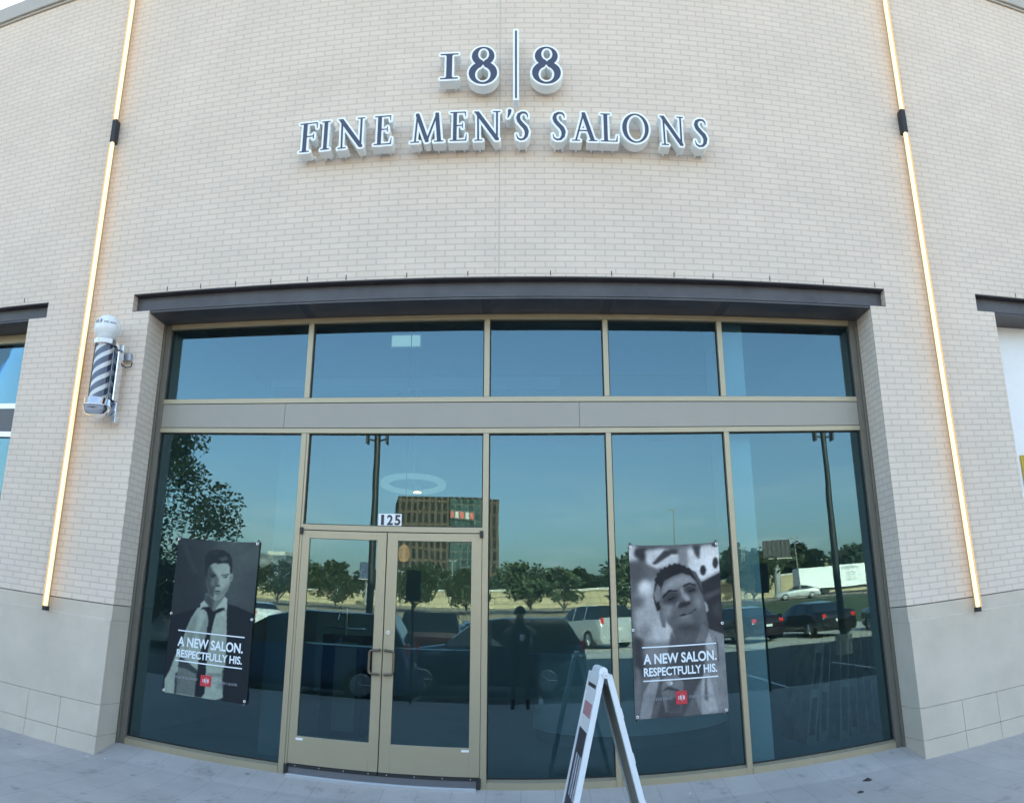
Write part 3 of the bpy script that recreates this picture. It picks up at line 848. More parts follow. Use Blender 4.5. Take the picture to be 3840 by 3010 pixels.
def sign_letter(ch, x0, x1, z0, z1, root):
    H = z1 - z0 if ch != "'" else (z1 - z0) / 0.27
    o_ = 0.0215 / H
    yf, yb = 7.10, 7.235
    # white outset body
    body = loops_mesh(glyph_loops(ch, o_), 0.1); face = loops_mesh(glyph_loops(ch, 0.0), 0.1)
    co = np.array([v.co[:] for v in face.vertices]); a, b = co.min(0), co.max(0)
    sx = (x1 - x0) / (b[0] - a[0]); sz = (z1 - z0) / (b[1] - a[1])
    def place(me, ya, yb_):
        c_ = np.empty(len(me.vertices) * 3); me.vertices.foreach_get('co', c_); c_ = c_.reshape(-1, 3)
        X = x0 + (c_[:, 0] - a[0]) * sx; Z_ = z0 + (c_[:, 1] - a[1]) * sz
        Y = np.where(c_[:, 2] > 0, ya, yb_)
        me.vertices.foreach_set('co', np.stack([X, Y, Z_], 1).ravel()); me.update()
    place(body, yf, yb); place(face, yf - 0.004, yf + 0.002)
    lo = mesh_object('letter', body, [M_letter_white, M_letter_side], root)
    for p in body.polygons:
        p.material_index = 1 if abs(p.normal.y) < 0.5 else 0
    fo = mesh_object('letter_face', face, M_navy, None); 
    fo.data.transform(wm(lo).inverted()); fo.parent = lo
    # standoffs to the wall
    xm = (x0 + x1) / 2
    if ch not in "'|O8":
        for dx_ in (-.3, .3):
            q = MB(); q.box(xm + dx_ * (x1 - x0) - 0.010, xm + dx_ * (x1 - x0) + 0.010, yb - 0.02, YB, z0 - 0.008, z0 + 0.014); q.build('standoff', M_letter_side, lo)
    return lo
s1 = empty('number_sign', (-0.26, YB, 7.1), 'large raised numerals and bar with white returns, above the name on the brick wall', 'sign')
for ch, a, b, z0, z1 in [('1', -.896, -.704, 7.20, 7.517), ('8', -.591, -.292, 7.122, 7.587), ('|', -.103, -.083, 6.937, 7.792), ('8', .077, .379, 7.117, 7.580)]:
    sign_letter(ch, a, b, z0, z1, s1)
s2 = empty('name_sign', (-0.24, YB, 6.43), 'row of raised navy and white letters reading FINE MEN\'S SALONS on the brick wall', 'sign')
for ch, a, b, z0, z1 in [('F', -2.394, -2.197, 6.428, 6.784), ('I', -2.151, -2.054, 6.434, 6.784), ('N', -1.971, -1.679, 6.43, 6.79), ('E', -1.575, -1.387, 6.44, 6.79),
                         ('M', -1.187, -.839, 6.44, 6.79), ('E', -.778, -.601, 6.44, 6.788), ('N', -.530, -.253, 6.435, 6.785), ("'", -.181, -.139, 6.70, 6.806),
                         ('S', -.091, .039, 6.43, 6.776), ('S', .284, .419, 6.43, 6.772), ('A', .479, .744, 6.43, 6.772), ('L', .779, .957, 6.43, 6.765), ('O', 1.008, 1.285, 6.428, 6.778),
                         ('N', 1.406, 1.660, 6.42, 6.772), ('S', 1.773, 1.909, 6.42, 6.765)]:
    sign_letter(ch, a, b, z0, z1, s2)

def small_text(text, x0, x1, z0, z1, y, m, parent, name='lettering', thick=0.0012, gap=0.16, mapf=None):
    mes = []; cur = 0
    for ch in text:
        if ch == ' ': cur += 0.42; continue
        W = GL[ch][0]
        me = loops_mesh([[(px_ + cur, py_) for px_, py_ in lp_] for lp_ in glyph_loops(ch, 0.012, 1 / 30)], 0.1)
        mes.append(me); cur += W + gap
    me = join_meshes(mes)
    mesh_fit(me, x0, x1, z0, z1, y - thick, y, mapf)
    return mesh_object(name, me, m, parent)

# ------------------------------------------------------------------ lit tubes on the wall
M_chan = mat('strip_channel', (0.45, 0.36, 0.28), 0.6)
def light_strip(xt, xb, label):
    """two tubes end to end from the stone base up past the parapet, a joining sleeve and end cap"""
    root = empty('light_strip', (xb, YB, 1.34), label, 'light strip', 'lit tube strips on the brick wall')
    zt = 9.47
    def X(z): return xb + (xt - xb) * (z - 1.385) / (9.08 - 1.385)
    y0, y1 = 7.175, 7.215
    def seg(name, z0, z1, hw, ya, yb_, m, bev=0.0, dx=0.0):
        q = MB(); n = max(1, int((z1 - z0) / 2))
        a, b = X(z0) + dx, X(z1) + dx
        q.add([(a - hw, ya, z0), (a + hw, ya, z0), (a + hw, yb_, z0), (a - hw, yb_, z0), (b - hw, ya, z1), (b + hw, ya, z1), (b + hw, yb_, z1), (b - hw, yb_, z1)],
              [(3, 2, 1, 0), (4, 5, 6, 7), (0, 1, 5, 4), (2, 3, 7, 6), (3, 0, 4, 7), (1, 2, 6, 5)])
        return q.build(name, m, root, bevel=bev)
    for z0, z1 in ((1.387, 7.005), (7.318, zt)):
        seg('tube', z0, z1, 0.018, y0, y1, M_tube, 0.006)
        so_ = -1 if xb < 0 else 1
        seg('channel', z0, z1, 0.012, y1 + 0.001, YB, M_chan, dx=so_ * 0.036)
        seg('amber_light', z0, z1, 0.007, y1 + 0.004, y1 + 0.024, M_tube_back, dx=so_ * 0.056)
    seg('sleeve', 7.008, 7.315, 0.031, y0 - 0.006, y1 + 0.05, M_black, 0.004)
    seg('end_cap', 1.34, 1.386, 0.024, y0 - 0.004, y1 + 0.03, M_black, 0.003)
light_strip(-4.796, -4.823, 'long lit tube strip on the brick left of the storefront, beside the barber pole')
light_strip(4.322, 4.439, 'long lit tube strip on the brick pier right of the storefront')

# ------------------------------------------------------------------ barber pole
bx_, by_ = -4.435, 7.06
bp_ = empty('barber_pole', (bx_, YB, 3.45), 'chrome barber pole with white globe and blue and white stripes on the left brick pier', 'barber pole')
q = MB(); q.lathe((bx_, by_, 4.497), [(0.001, -0.15)] + [(0.150 * math.sin(t), -0.150 * math.cos(t)) for t in [PI * k / 24 for k in range(1, 24)]] + [(0.001, 0.15)], 40)
gb = q.build('globe', M_globe, bp_)
def wrap(P):
    r_ = 0.1512
    az = (P[:, 0]) / r_; el = (P[:, 2]) / r_
    rr = r_ + (7.0 - P[:, 1]) * 1.0
    return np.stack([bx_ + rr * np.sin(az) * np.cos(el), by_ - rr * np.cos(az) * np.cos(el), 4.497 + rr * np.sin(el)], 1)
M_ink = mat('print_black', (0.03, 0.035, 0.05), 0.5)
for t_, a, b, z0, z1 in (('1', -.085, -.070, .022, .050), ('8', -.062, -.036, .014, .060), ('|', -.024, -.022, .000, .080), ('8', -.010, .016, .012, .060)):
    small_text(t_, a, b, z0, z1, 7.0, M_ink, gb, mapf=wrap)
small_text("FINE MEN'S", .040, .185, .012, .034, 7.0, M_ink, gb, mapf=wrap)
q = MB(); q.lathe((bx_, by_, 0), [(0.06, 4.375), (0.10, 4.372), (0.132, 4.352), (0.142, 4.335), (0.148, 4.332), (0.148, 4.320), (0.141, 4.317), (0.148, 4.313), (0.148, 4.300), (0.141, 4.297), (0.148, 4.293), (0.148, 4.280), (0.135, 4.276), (0.09, 4.276)], 40)
q.build('top_cap', M_chrome, bp_)
ms = bpy.data.materials.new('barber_stripes'); ms.use_nodes = True
n = ms.node_tree.nodes; l = ms.node_tree.links
tc = n.new('ShaderNodeTexCoord'); sx_ = n.new('ShaderNodeSeparateXYZ'); l.new(tc.outputs['Object'], sx_.inputs[0])
at = n.new('ShaderNodeMath'); at.operation = 'ARCTAN2'; l.new(sx_.outputs['Y'], at.inputs[0]); l.new(sx_.outputs['X'], at.inputs[1])
mz = n.new('ShaderNodeMath'); mz.operation = 'MULTIPLY'; mz.inputs[1].default_value = 2 * PI / 0.40; l.new(sx_.outputs['Z'], mz.inputs[0])
sb = n.new('ShaderNodeMath'); sb.operation = 'SUBTRACT'; l.new(mz.outputs[0], sb.inputs[0]); l.new(at.outputs[0], sb.inputs[1])
sc2 = n.new('ShaderNodeMath'); sc2.operation = 'MULTIPLY'; sc2.inputs[1].default_value = 3 / (2 * PI); l.new(sb.outputs[0], sc2.inputs[0])
fr_ = n.new('ShaderNodeMath'); fr_.operation = 'FRACT'; l.new(sc2.outputs[0], fr_.inputs[0])
gt = n.new('ShaderNodeMath'); gt.operation = 'GREATER_THAN'; gt.inputs[1].default_value = 0.58; l.new(fr_.outputs[0], gt.inputs[0])
mx = n.new('ShaderNodeMix'); mx.data_type = 'RGBA'; mx.inputs[6].default_value = (0.045, 0.06, 0.14, 1); mx.inputs[7].default_value = (0.93, 0.94, 0.95, 1)
l.new(gt.outputs[0], mx.inputs[0]); l.new(mx.outputs[2], n['Principled BSDF'].inputs['Base Color']); n['Principled BSDF'].inputs['Roughness'].default_value = 0.5
MATS['barber_stripes'] = ms
q = MB(); q.lathe((0, 0, 0), [(0.098, 3.655 - 3.45), (0.098, 4.278 - 3.45)], 48)
so = q.build('striped_cylinder', ms, bp_, world=False); so.location = (0, by_ - YB, 0)
q = MB(); q.lathe((bx_, by_, 0), [(0.113, 3.655), (0.113, 4.278)], 48); q.build('glass_tube', glass_mat('clear_tube', (0.93, 0.94, 0.96), 0.02, (1, 1, 1)), bp_)
q = MB(); q.lathe((bx_, by_, 0), [(0.105, 3.672), (0.125, 3.668), (0.148, 3.655), (0.150, 3.585), (0.157, 3.582), (0.157, 3.572), (0.150, 3.569), (0.146, 3.54), (0.125, 3.492), (0.085, 3.462), (0.03, 3.448), (0.001, 3.446)], 40)
q.build('bottom_cap', M_chrome, bp_)
q = MB(); q.box(bx_ + 0.060, bx_ + 0.175, by_ + 0.115, by_ + 0.13, 3.50, 4.33); q.box(bx_ + 0.168, bx_ + 0.182, by_ + 0.02, by_ + 0.13, 3.66, 4.22)
q.box(bx_ + 0.12, bx_ + 0.17, by_ + 0.13, YB - 0.001, 3.435, 3.56); q.box(bx_ + 0.06, bx_ + 0.10, by_ + 0.13, YB - 0.001, 4.2, 4.3)
q.box(bx_ - 0.02, bx_ + 0.06, by_ + 0.10, by_ + 0.13, 3.50, 3.60); q.box(bx_ - 0.02, bx_ + 0.06, by_ + 0.10, by_ + 0.13, 4.26, 4.33)
q.build('wall_bracket', M_chrome, bp_, bevel=0.003)
q = MB(); q.tube([(bx_ + 0.17, by_ + 0.13, 4.10), (bx_ + 0.20, by_ + 0.17, 4.075), (bx_ + 0.235, YB - 0.02, 4.10), (bx_ + 0.25, YB - 0.03, 4.15)], 0.006, 6); q.build('cable', M_black, bp_)
jb = empty('junction_box', (-4.27, YB, 4.15), 'small grey metal junction box on the brick beside the barber pole', 'electrical box')
q = MB(); q.box(-4.348, -4.200, YB - 0.055, YB - 0.001, 4.165, 4.250); q.build('box', mat('galvanised', (0.42, 0.45, 0.50), 0.35, metal=0.7), jb, bevel=0.004)
q = MB(); q.cyl((-4.285, YB - 0.062, 4.210), (-4.285, YB - 0.056, 4.210), 0.012, n=14); q.build('knockout', M_black, jb)
for xx in (-4.335, -4.213):
    q = MB(); q.cyl((xx, YB - 0.060, 4.21), (xx, YB - 0.056, 4.21), 0.005, n=8); q.build('screw', M_alum, jb)
tag(jb)

# ------------------------------------------------------------------ banners
def paint(corners, ops, NX, NZ, base):
    tl, tr, br_, bl = [np.array(c_, float) for c_ in corners]
    u = (np.arange(NX) / (NX - 1))[:, None]; v = (np.arange(NZ) / (NZ - 1))[None, :]     # v down
    U = u + 0 * v; V = v + 0 * u
    PX = (1 - U) * (1 - V) * tl[0] + U * (1 - V) * tr[0] + U * V * br_[0] + (1 - U) * V * bl[0]
    PY = (1 - U) * (1 - V) * tl[1] + U * (1 - V) * tr[1] + U * V * br_[1] + (1 - U) * V * bl[1]
    img = np.full((NX, NZ), float(base))
    def blur(m_, s_):
        if s_ <= 0.3: return m_
        r_ = int(3 * s_) + 1; k_ = np.exp(-0.5 * (np.arange(-r_, r_ + 1) / s_) ** 2); k_ /= k_.sum()
        for ax in (0, 1):
            pad = [(0, 0), (0, 0)]; pad[ax] = (r_, r_)
            mp_ = np.pad(m_, pad, mode='edge')
            m_ = sum(k_[i] * np.take(mp_, np.arange(i, i + m_.shape[ax]), axis=ax) for i in range(len(k_)))
        return m_
    for op in ops:
        if op[0] == 'p':
            pts = op[1]; m_ = np.zeros(img.shape, bool); j = len(pts) - 1
            for i in range(len(pts)):
                xi, yi = pts[i]; xj, yj = pts[j]
                if yi != yj:
                    m_ ^= ((yi > PY) != (yj > PY)) & (PX < (xj - xi) * (PY - yi) / (yj - yi) + xi)
                j = i
            val, bl_ = op[2], op[3] * .42; al = op[4] if len(op) > 4 else 1.0
        else:
            cx, cy, rx, ry, ang, val, bl_ = op[1:8]; bl_ *= .42; al = op[8] if len(op) > 8 else 1.0
            ca, sa = math.cos(R(ang)), math.sin(R(ang))
            dx_, dy_ = PX - cx, PY - cy
            m_ = ((dx_ * ca + dy_ * sa) / rx) ** 2 + ((-dx_ * sa + dy_ * ca) / ry) ** 2 < 1
        m_ = blur(m_.astype(float), max(bl_, 0.75)) * al
        img = img * (1 - m_) + val * m_
    low = blur(np.random.RandomState(5).rand(NX, NZ) - .5, 9.0); low /= np.abs(low).max()
    mid = blur(np.random.RandomState(6).rand(NX, NZ) - .5, 2.5); mid /= np.abs(mid).max()
    fine = blur(np.random.RandomState(8).rand(NX, NZ) - .5, 0.5); fine /= np.abs(fine).max()
    return img * (1 + .22 * low + .12 * mid + .07 * fine)
def banner(x0, x1, z0, z1, img, dark, light, label, red, tx0, tx1, l1, t1, t2, l2, hooks):
    NX, NZ = img.shape
    yb0 = 7.738
    root = empty('banner', ((x0 + x1) / 2, yb0, z0), label, 'banner', 'vinyl banners hung on the shop glass')
    X = np.linspace(x0, x1, NX)[:, None] + np.zeros((1, NZ)); Zz = np.linspace(z1, z0, NZ)[None, :] + np.zeros((NX, 1))
    U = (X - x0) / (x1 - x0); V = (z1 - Zz) / (z1 - z0)
    Zz = Zz - 0.012 * 4 * U * (1 - U) * (1 - V) ** 3                     # top hem sags between the hooks
    X = X + 0.010 * np.sin(PI * V) * (0.5 - U)                           # sides draw in a little
    Y = yb0 + 0.004 * np.sin(9 * U + 3 * V) * np.sin(PI * V) + 0.006 * np.sin(28 * (U + V * .55)) * np.exp(-((U - V * .45) / .2) ** 2 * 1.0) * np.exp(-V * 3.5) + 0.005 * np.sin(30 * (1 - U + V * .5)) * np.exp(-((1 - U - V * .5) / .16) ** 2) * np.exp(-V * 4)
    Y = Y - 0.003 * np.sin(24 * U) * np.exp(-(1 - V) * 9)
    co = np.stack([X, Y, Zz], -1).reshape(-1, 3)
    me = bpy.data.meshes.new('cloth')
    idx = np.arange(NX * NZ).reshape(NX, NZ)
    fs = np.stack([idx[:-1, 1:], idx[1:, 1:], idx[1:, :-1], idx[:-1, :-1]], -1).reshape(-1, 4)
    me.from_pydata(co.tolist(), [], fs.tolist())
    me.polygons.foreach_set('use_smooth', [True] * len(me.polygons))
    ca = me.color_attributes.new('print', 'FLOAT_COLOR', 'POINT')
    t = np.clip(img, 0, 1).reshape(-1, 1) ** 1.0
    c_ = np.array(dark) * (1 - t) + np.array(light) * t
    c_ = np.concatenate([np.where(c_ <= 0.04045, c_ / 12.92, ((c_ + 0.055) / 1.055) ** 2.4), np.ones((len(c_), 1))], 1)
    ca.data.foreach_set('color', c_.ravel())
    m = bpy.data.materials.new('printed_vinyl'); m.use_nodes = True
    n = m.node_tree.nodes; a_ = n.new('ShaderNodeAttribute'); a_.attribute_name = 'print'
    m.node_tree.links.new(a_.outputs['Color'], n['Principled BSDF'].inputs['Base Color']); n['Principled BSDF'].inputs['Roughness'].default_value = 0.8; n['Principled BSDF'].inputs['Specular IOR Level'].default_value = 0.15
    cl = mesh_object('cloth', me, m, root)
    sd = cl.modifiers.new('thickness', 'SOLIDIFY'); sd.thickness = 0.0012; sd.offset = 1
    M_txt = mat('banner_white_ink', (0.78, 0.84, 0.90), 0.6)
    yt = yb0 - 0.0075
    for (zz) in (l1, l2):
        q = MB(); q.box(tx0 - 0.004, tx1 + 0.006, yt, yt + 0.001, zz - 0.006, zz + 0.006); q.build('rule_line', M_txt, cl)
    for s_, (za, zb) in (('A NEW SALON.', t1), ('RESPECTFULLY HIS.', t2)):
        me2 = text_curve_mesh(s_, offset=0.028, depth=0.01)
        mesh_fit(me2, tx0 + 0.004, tx1, za, zb, yt, yt + 0.001)
        mesh_object('lettering', me2, M_txt, cl)
    rx0, rx1, rz0, rz1 = red
    q = MB(); q.box(rx0, rx1, yt, yt + 0.001, rz0, rz1); rb = q.build('red_square', mat('banner_red', (0.62, 0.035, 0.05), 0.6), cl)
    rw = rx1 - rx0; zm = (rz0 + rz1) / 2
    for ch, a, b, s_ in (('1', .18, .30, .032), ('8', .33, .50, .050), ('|', .545, .56, .088), ('8', .62, .79, .050)):
        small_text(ch, rx0 + rw * a, rx0 + rw * b, zm - s_ * .42, zm + s_ * .42, yt - 0.0012, M_txt, rb)
    M_t2 = mat('banner_grey_ink', (0.34, 0.38, 0.42), 0.6)
    small_text('EIGHTEEN EIGHT', tx0 + 0.01, rx0 - 0.03, zm - 0.012, zm + 0.012, yt, M_t2, cl)
    small_text("FINE MEN'S SALONS", rx1 + 0.02, tx1 - 0.03, zm - 0.012, zm + 0.012, yt, M_t2, cl)
    for hx, hz in hooks:
        q = MB(); q.lathe((0, 0, 0), [(0.0065, -0.001), (0.013, -0.003), (0.0145, 0), (0.013, 0.003), (0.0065, 0.001), (0.0065, -0.001)], 20)
        g_ = q.build('grommet', M_chrome, root, world=False); g_.rotation_euler = (PI / 2, 0, 0); g_.location = (hx - root.location.x, -0.010, hz - root.location.z)
    for hx, hz in (hooks[0], hooks[1], hooks[-2], hooks[-1]):
        q = MB(); s_ = 1 if hz > (z0 + z1) / 2 else -1
        q.lathe((0, 0, 0), [(0.001, 0.0), (0.020, 0.001), (0.012, 0.008), (0.004, 0.010), (0.004, 0.018), (0.001, 0.018)], 18)
        g_ = q.build('suction_hook', glass_mat('clear_plastic', (0.8, 0.82, 0.83), 0.05, (1, 1, 1)), root, world=False); g_.rotation_euler = (PI / 2, 0, 0)
        g_.location = (hx - root.location.x, YG - 0.001 - yb0, hz + s_ * 0.024 - root.location.z)
    return root
c1 = [(122, 55), (905, 65), (800, 1640), (-10, 1575)]
ops1 = [('e', 740, 330, 260, 420, 0, .34, 26, .9), ('e', 850, 800, 160, 500, 0, .22, 26, .6), ('e', 180, 700, 220, 600, 0, .10, 26, .7),
 ('p', [(150, 90), (200, 120), (330, 400), (280, 420)], .30, 6, .35), ('p', [(905, 80), (880, 110), (740, 260), (700, 240)], .42, 5, .3),
 ('p', [(300, 760), (370, 690), (420, 720), (230, 960), (180, 1130), (60, 1400), (-20, 1600), (-40, 900), (120, 820)], .055, 2),
 ('p', [(600, 690), (700, 715), (880, 790), (830, 1660), (560, 1640), (590, 1300), (603, 980)], .05, 1),
 ('p', [(325, 745), (420, 735), (470, 790), (560, 735), (603, 770), (605, 1000), (600, 1280), (565, 1350), (578, 1590), (500, 1620), (10, 1580), (15, 1450), (60, 1370), (110, 1230), (170, 1110), (215, 960), (262, 850)], .80, .8),
 ('p', [(270, 860), (330, 800), (300, 1000), (240, 1150), (200, 1200), (215, 980)], .62, 4, .8), ('p', [(420, 800), (430, 960), (400, 1100), (350, 1200), (340, 1000)], .62, 4, .8),
 ('p', [(160, 1230), (330, 1350), (340, 1400), (310, 1590), (118, 1580), (135, 1400)], .50, 1.4), ('p', [(160, 1215), (200, 1250), (335, 1350), (320, 1385), (210, 1340), (140, 1330)], .20, 1.4),
 ('p', [(120, 1390), (140, 1380), (130, 1585), (105, 1580)], .22, 1.5), ('p', [(420, 1370), (580, 1360), (575, 1395), (430, 1400)], .55, 2, .8), ('p', [(500, 1500), (580, 1440), (575, 1520)], .6, 3, .8),
 ('p', [(400, 600), (585, 600), (583, 650), (500, 775), (462, 775), (420, 720), (392, 660)], .52, 1.2), ('p', [(400, 600), (480, 640), (470, 775), (420, 720), (392, 660)], .22, 5, .9),
 ('p', [(352, 705), (388, 668), (432, 728), (372, 742), (343, 765)], .86, .7), ('p', [(582, 622), (606, 640), (606, 772), (562, 735), (502, 768), (500, 750)], .88, .7),
 ('p', [(350, 765), (375, 740), (440, 732), (475, 775), (535, 738), (575, 732), (592, 748), (500, 795), (475, 900), (455, 1000), (432, 1150), (415, 1300), (405, 1560), (370, 1605), (308, 1595), (325, 1400), (350, 1200), (415, 1000), (430, 860), (415, 790), (385, 755)], .04, .7),
 ('p', [(413, 300), (470, 280), (560, 270), (628, 290), (640, 390), (632, 480), (605, 560), (580, 600), (540, 645), (500, 665), (455, 640), (425, 580), (410, 500), (405, 400)], .80, .8),
 ('e', 643, 430, 13, 42, 8, .72, .8), ('e', 640, 432, 5, 24, 8, .4, .8),
 ('p', [(395, 290), (440, 300), (462, 360), (508, 420), (512, 500), (485, 560), (478, 650), (430, 610), (395, 500)], .24, 4, .95), ('p', [(450, 440), (500, 430), (490, 520), (450, 530)], .52, 3, .7),
 ('p', [(560, 560), (632, 470), (605, 560), (575, 610), (500, 665), (490, 640)], .55, 4, .8), ('p', [(505, 430), (525, 440), (520, 505), (508, 505)], .42, 2, .8),
 ('p', [(500, 506), (540, 512), (528, 526), (500, 522)], .16, 1), ('p', [(546, 405), (625, 392), (622, 404), (550, 414)], .16, 1), ('p', [(560, 420), (608, 418), (600, 434), (566, 434)], .20, 1), ('p', [(432, 402), (500, 410), (498, 420), (436, 414)], .10, 1), ('p', [(446, 424), (482, 424), (478, 438), (450, 438)], .08, 1),
 ('p', [(478, 566), (520, 562), (552, 574), (525, 580), (485, 578)], .14, .8), ('p', [(485, 584), (545, 582), (520, 604), (492, 602)], .36, 1.2), ('p', [(480, 606), (530, 604), (510, 620)], .45, 2, .8),
 ('p', [(388, 400), (385, 330), (390, 230), (430, 172), (500, 147), (570, 152), (628, 192), (650, 260), (653, 330), (643, 395), (630, 390), (628, 320), (612, 288), (570, 285), (520, 296), (480, 290), (432, 320), (414, 380), (410, 450)], .10, .9),
 ('p', [(520, 240), (590, 215), (620, 240), (560, 270)], .34, 2.5, .8), ('p', [(440, 190), (520, 165), (500, 200)], .2, 3, .6)]
img1 = paint(c1, ops1, 150, 266, .19)
banner(-3.615, -2.690, 0.684, 2.284, img1, (.12, .14, .165), (.68, .74, .68), 'dark banner of a man in a loose tie, left of the doors', (-3.201, -3.085, .802, .908), -3.497, -2.775, 1.318, (1.160, 1.258), (1.052, 1.130), 1.016,  # print tones carry a painted teal cast from glare
       [(-3.598, 2.262), (-2.712, 2.264), (-3.600, 1.48), (-2.705, 1.50), (-3.592, .706), (-2.712, .71)])
c2 = [(42, 82), (852, 48), (945, 1590), (115, 1670)]
ops2 = [('e', 80, 170, 60, 90, 0, .85, 6), ('p', [(95, 110), (200, 100), (215, 180), (160, 240), (90, 180)], .18, 5), ('e', 110, 330, 80, 110, 0, .30, 9), ('p', [(190, 130), (330, 100), (500, 150), (520, 230), (300, 300), (200, 250)], .82, 5), ('p', [(250, 250), (360, 120), (520, 100), (560, 140), (420, 160), (280, 262)], .22, 3),
 ('p', [(480, 100), (620, 70), (680, 200), (670, 215), (560, 280), (500, 270)], .5, 6), ('p', [(570, 110), (860, 50), (870, 330), (700, 420), (580, 300)], .88, 6), ('p', [(610, 70), (690, 70), (680, 210), (640, 160)], .22, 4), ('e', 715, 312, 28, 48, 0, .15, 2.5), ('e', 828, 245, 26, 52, 0, .17, 2.5), ('p', [(785, 55), (850, 50), (845, 95), (800, 90)], .25, 3),
 ('p', [(690, 430), (875, 335), (915, 910), (770, 870), (730, 600)], .16, 2.5), ('p', [(720, 540), (880, 480), (885, 520), (740, 590)], .34, 5, .7), ('p', [(870, 560), (890, 760), (790, 700)], .28, 8, .6),
 ('p', [(90, 560), (290, 380), (330, 720), (430, 880), (430, 1000), (180, 1000), (110, 900)], .66, 10), ('e', 190, 480, 60, 70, 0, .85, 8), ('e', 120, 620, 60, 60, 0, .35, 10), ('e', 190, 880, 60, 60, 0, .5, 10), ('e', 350, 900, 90, 120, 0, .75, 9), ('p', [(85, 930), (180, 960), (200, 1260), (110, 1400)], .20, 7), ('p', [(110, 1200), (160, 1240), (165, 1660), (110, 1670)], .42, 5), ('p', [(180, 1000), (440, 960), (470, 1120), (300, 1180), (190, 1150)], .5, 9),
 ('p', [(760, 850), (920, 910), (945, 1590), (700, 1620), (560, 1250), (600, 1010)], .50, 1.2), ('p', [(430, 880), (480, 1000), (520, 1300), (150, 1670), (180, 1480), (240, 1320), (360, 1260)], .30, 4), ('p', [(150, 1670), (185, 1440), (250, 1310), (330, 1290), (300, 1420), (250, 1660)], .55, 2),
 ('p', [(760, 860), (860, 1130), (720, 1000)], .62, 2), ('p', [(820, 900), (850, 1000), (862, 1140), (850, 1150), (838, 1000)], .25, 1.2), ('p', [(480, 1000), (740, 960), (720, 1260), (530, 1640), (300, 1660), (400, 1300)], .26, 4),
 ('p', [(720, 1250), (770, 1250), (850, 1590), (700, 1610), (690, 1400)], .62, 1.4), ('p', [(730, 1300), (745, 1290), (760, 1500), (725, 1480)], .34, 2),
 ('p', [(440, 870), (500, 820), (740, 780), (770, 870), (740, 960), (480, 1000)], .32, 2), ('p', [(700, 800), (765, 860), (740, 960), (650, 980)], .45, 4, .7),
 ('p', [(320, 640), (345, 640), (375, 760), (375, 850), (345, 845), (325, 760)], .40, 1), ('p', [(725, 590), (760, 640), (765, 690), (745, 710), (735, 640)], .62, 1),
 ('p', [(312, 500), (340, 430), (400, 370), (500, 335), (600, 350), (680, 440), (715, 560), (738, 690), (735, 790), (660, 850), (560, 885), (450, 870), (385, 790), (345, 700), (322, 600)], .36, 1),
 ('p', [(345, 470), (420, 395), (540, 348), (610, 372), (660, 445), (570, 440), (480, 480), (390, 500), (350, 560)], .56, 7), ('p', [(505, 480), (545, 480), (592, 570), (602, 618), (562, 600), (525, 560)], .66, 3, .9), ('e', 405, 690, 42, 62, -15, .55, 9), ('e', 672, 600, 30, 70, -10, .52, 9), ('e', 560, 770, 60, 28, -12, .44, 8, .8), ('p', [(350, 640), (375, 640), (400, 800), (380, 790), (352, 700)], .50, 4, .8),
 ('p', [(352, 575), (398, 515), (480, 512), (500, 560), (470, 615), (395, 632), (355, 622)], .20, 6, .95), ('p', [(528, 485), (570, 458), (650, 462), (662, 500), (605, 535), (545, 528)], .20, 6, .95), ('p', [(392, 588), (455, 556), (462, 572), (410, 598)], .08, 1.5), ('p', [(580, 505), (640, 486), (645, 500), (592, 516)], .08, 1.5), ('p', [(345, 560), (398, 500), (478, 496), (484, 510), (404, 518), (352, 585)], .10, 1.6), ('p', [(530, 452), (590, 428), (655, 446), (650, 460), (590, 444), (536, 470)], .10, 1.6),
 ('p', [(482, 642), (510, 612), (545, 605), (600, 600), (605, 622), (560, 650), (505, 668), (484, 660)], .15, 3), ('p', [(468, 620), (500, 600), (485, 650), (465, 660)], .5, 3, .7), ('p', [(488, 742), (545, 712), (600, 692), (652, 668), (648, 684), (602, 712), (540, 738)], .10, 1.2), ('p', [(545, 712), (632, 680), (634, 688), (560, 718)], .48, 1), ('p', [(505, 752), (618, 716), (590, 742), (535, 764)], .48, 3), ('e', 575, 845, 120, 34, -8, .20, 9, .9), ('p', [(430, 690), (462, 655), (452, 770), (430, 820)], .22, 8, .6), ('p', [(655, 690), (700, 740), (640, 820)], .26, 8, .6),
 ('p', [(262, 560), (280, 430), (272, 400), (298, 372), (290, 345), (322, 330), (325, 300), (352, 305), (362, 278), (392, 285), (405, 250), (432, 266), (455, 240), (480, 255), (500, 243), (520, 268), (548, 262), (560, 285), (590, 285), (605, 310), (640, 325), (650, 355), (690, 430), (722, 560), (702, 520), (655, 420), (600, 362), (520, 335), (440, 365), (360, 415), (330, 500), (318, 560), (330, 680), (300, 700), (280, 640)], .12, 1.2),
 ('p', [(265, 540), (300, 440), (330, 480), (325, 600), (290, 620)], .45, 2.5), ('p', [(600, 300), (650, 330), (700, 430), (715, 520), (680, 450)], .30, 2),
 ('p', [(360, 1290), (470, 1260), (540, 1330), (520, 1600), (380, 1600), (340, 1430)], .42, 1.6), ('p', [(340, 1420), (400, 1370), (500, 1400), (500, 1420), (400, 1400)], .22, 1.5), ('p', [(380, 1330), (430, 1310), (440, 1350), (400, 1370)], .6, 1.5), ('e', 430, 1345, 10, 14, 0, .85, .7), ('p', [(390, 1480), (520, 1460), (520, 1600), (400, 1600)], .28, 4)]
img2 = paint(c2, ops2, 150, 266, .36)
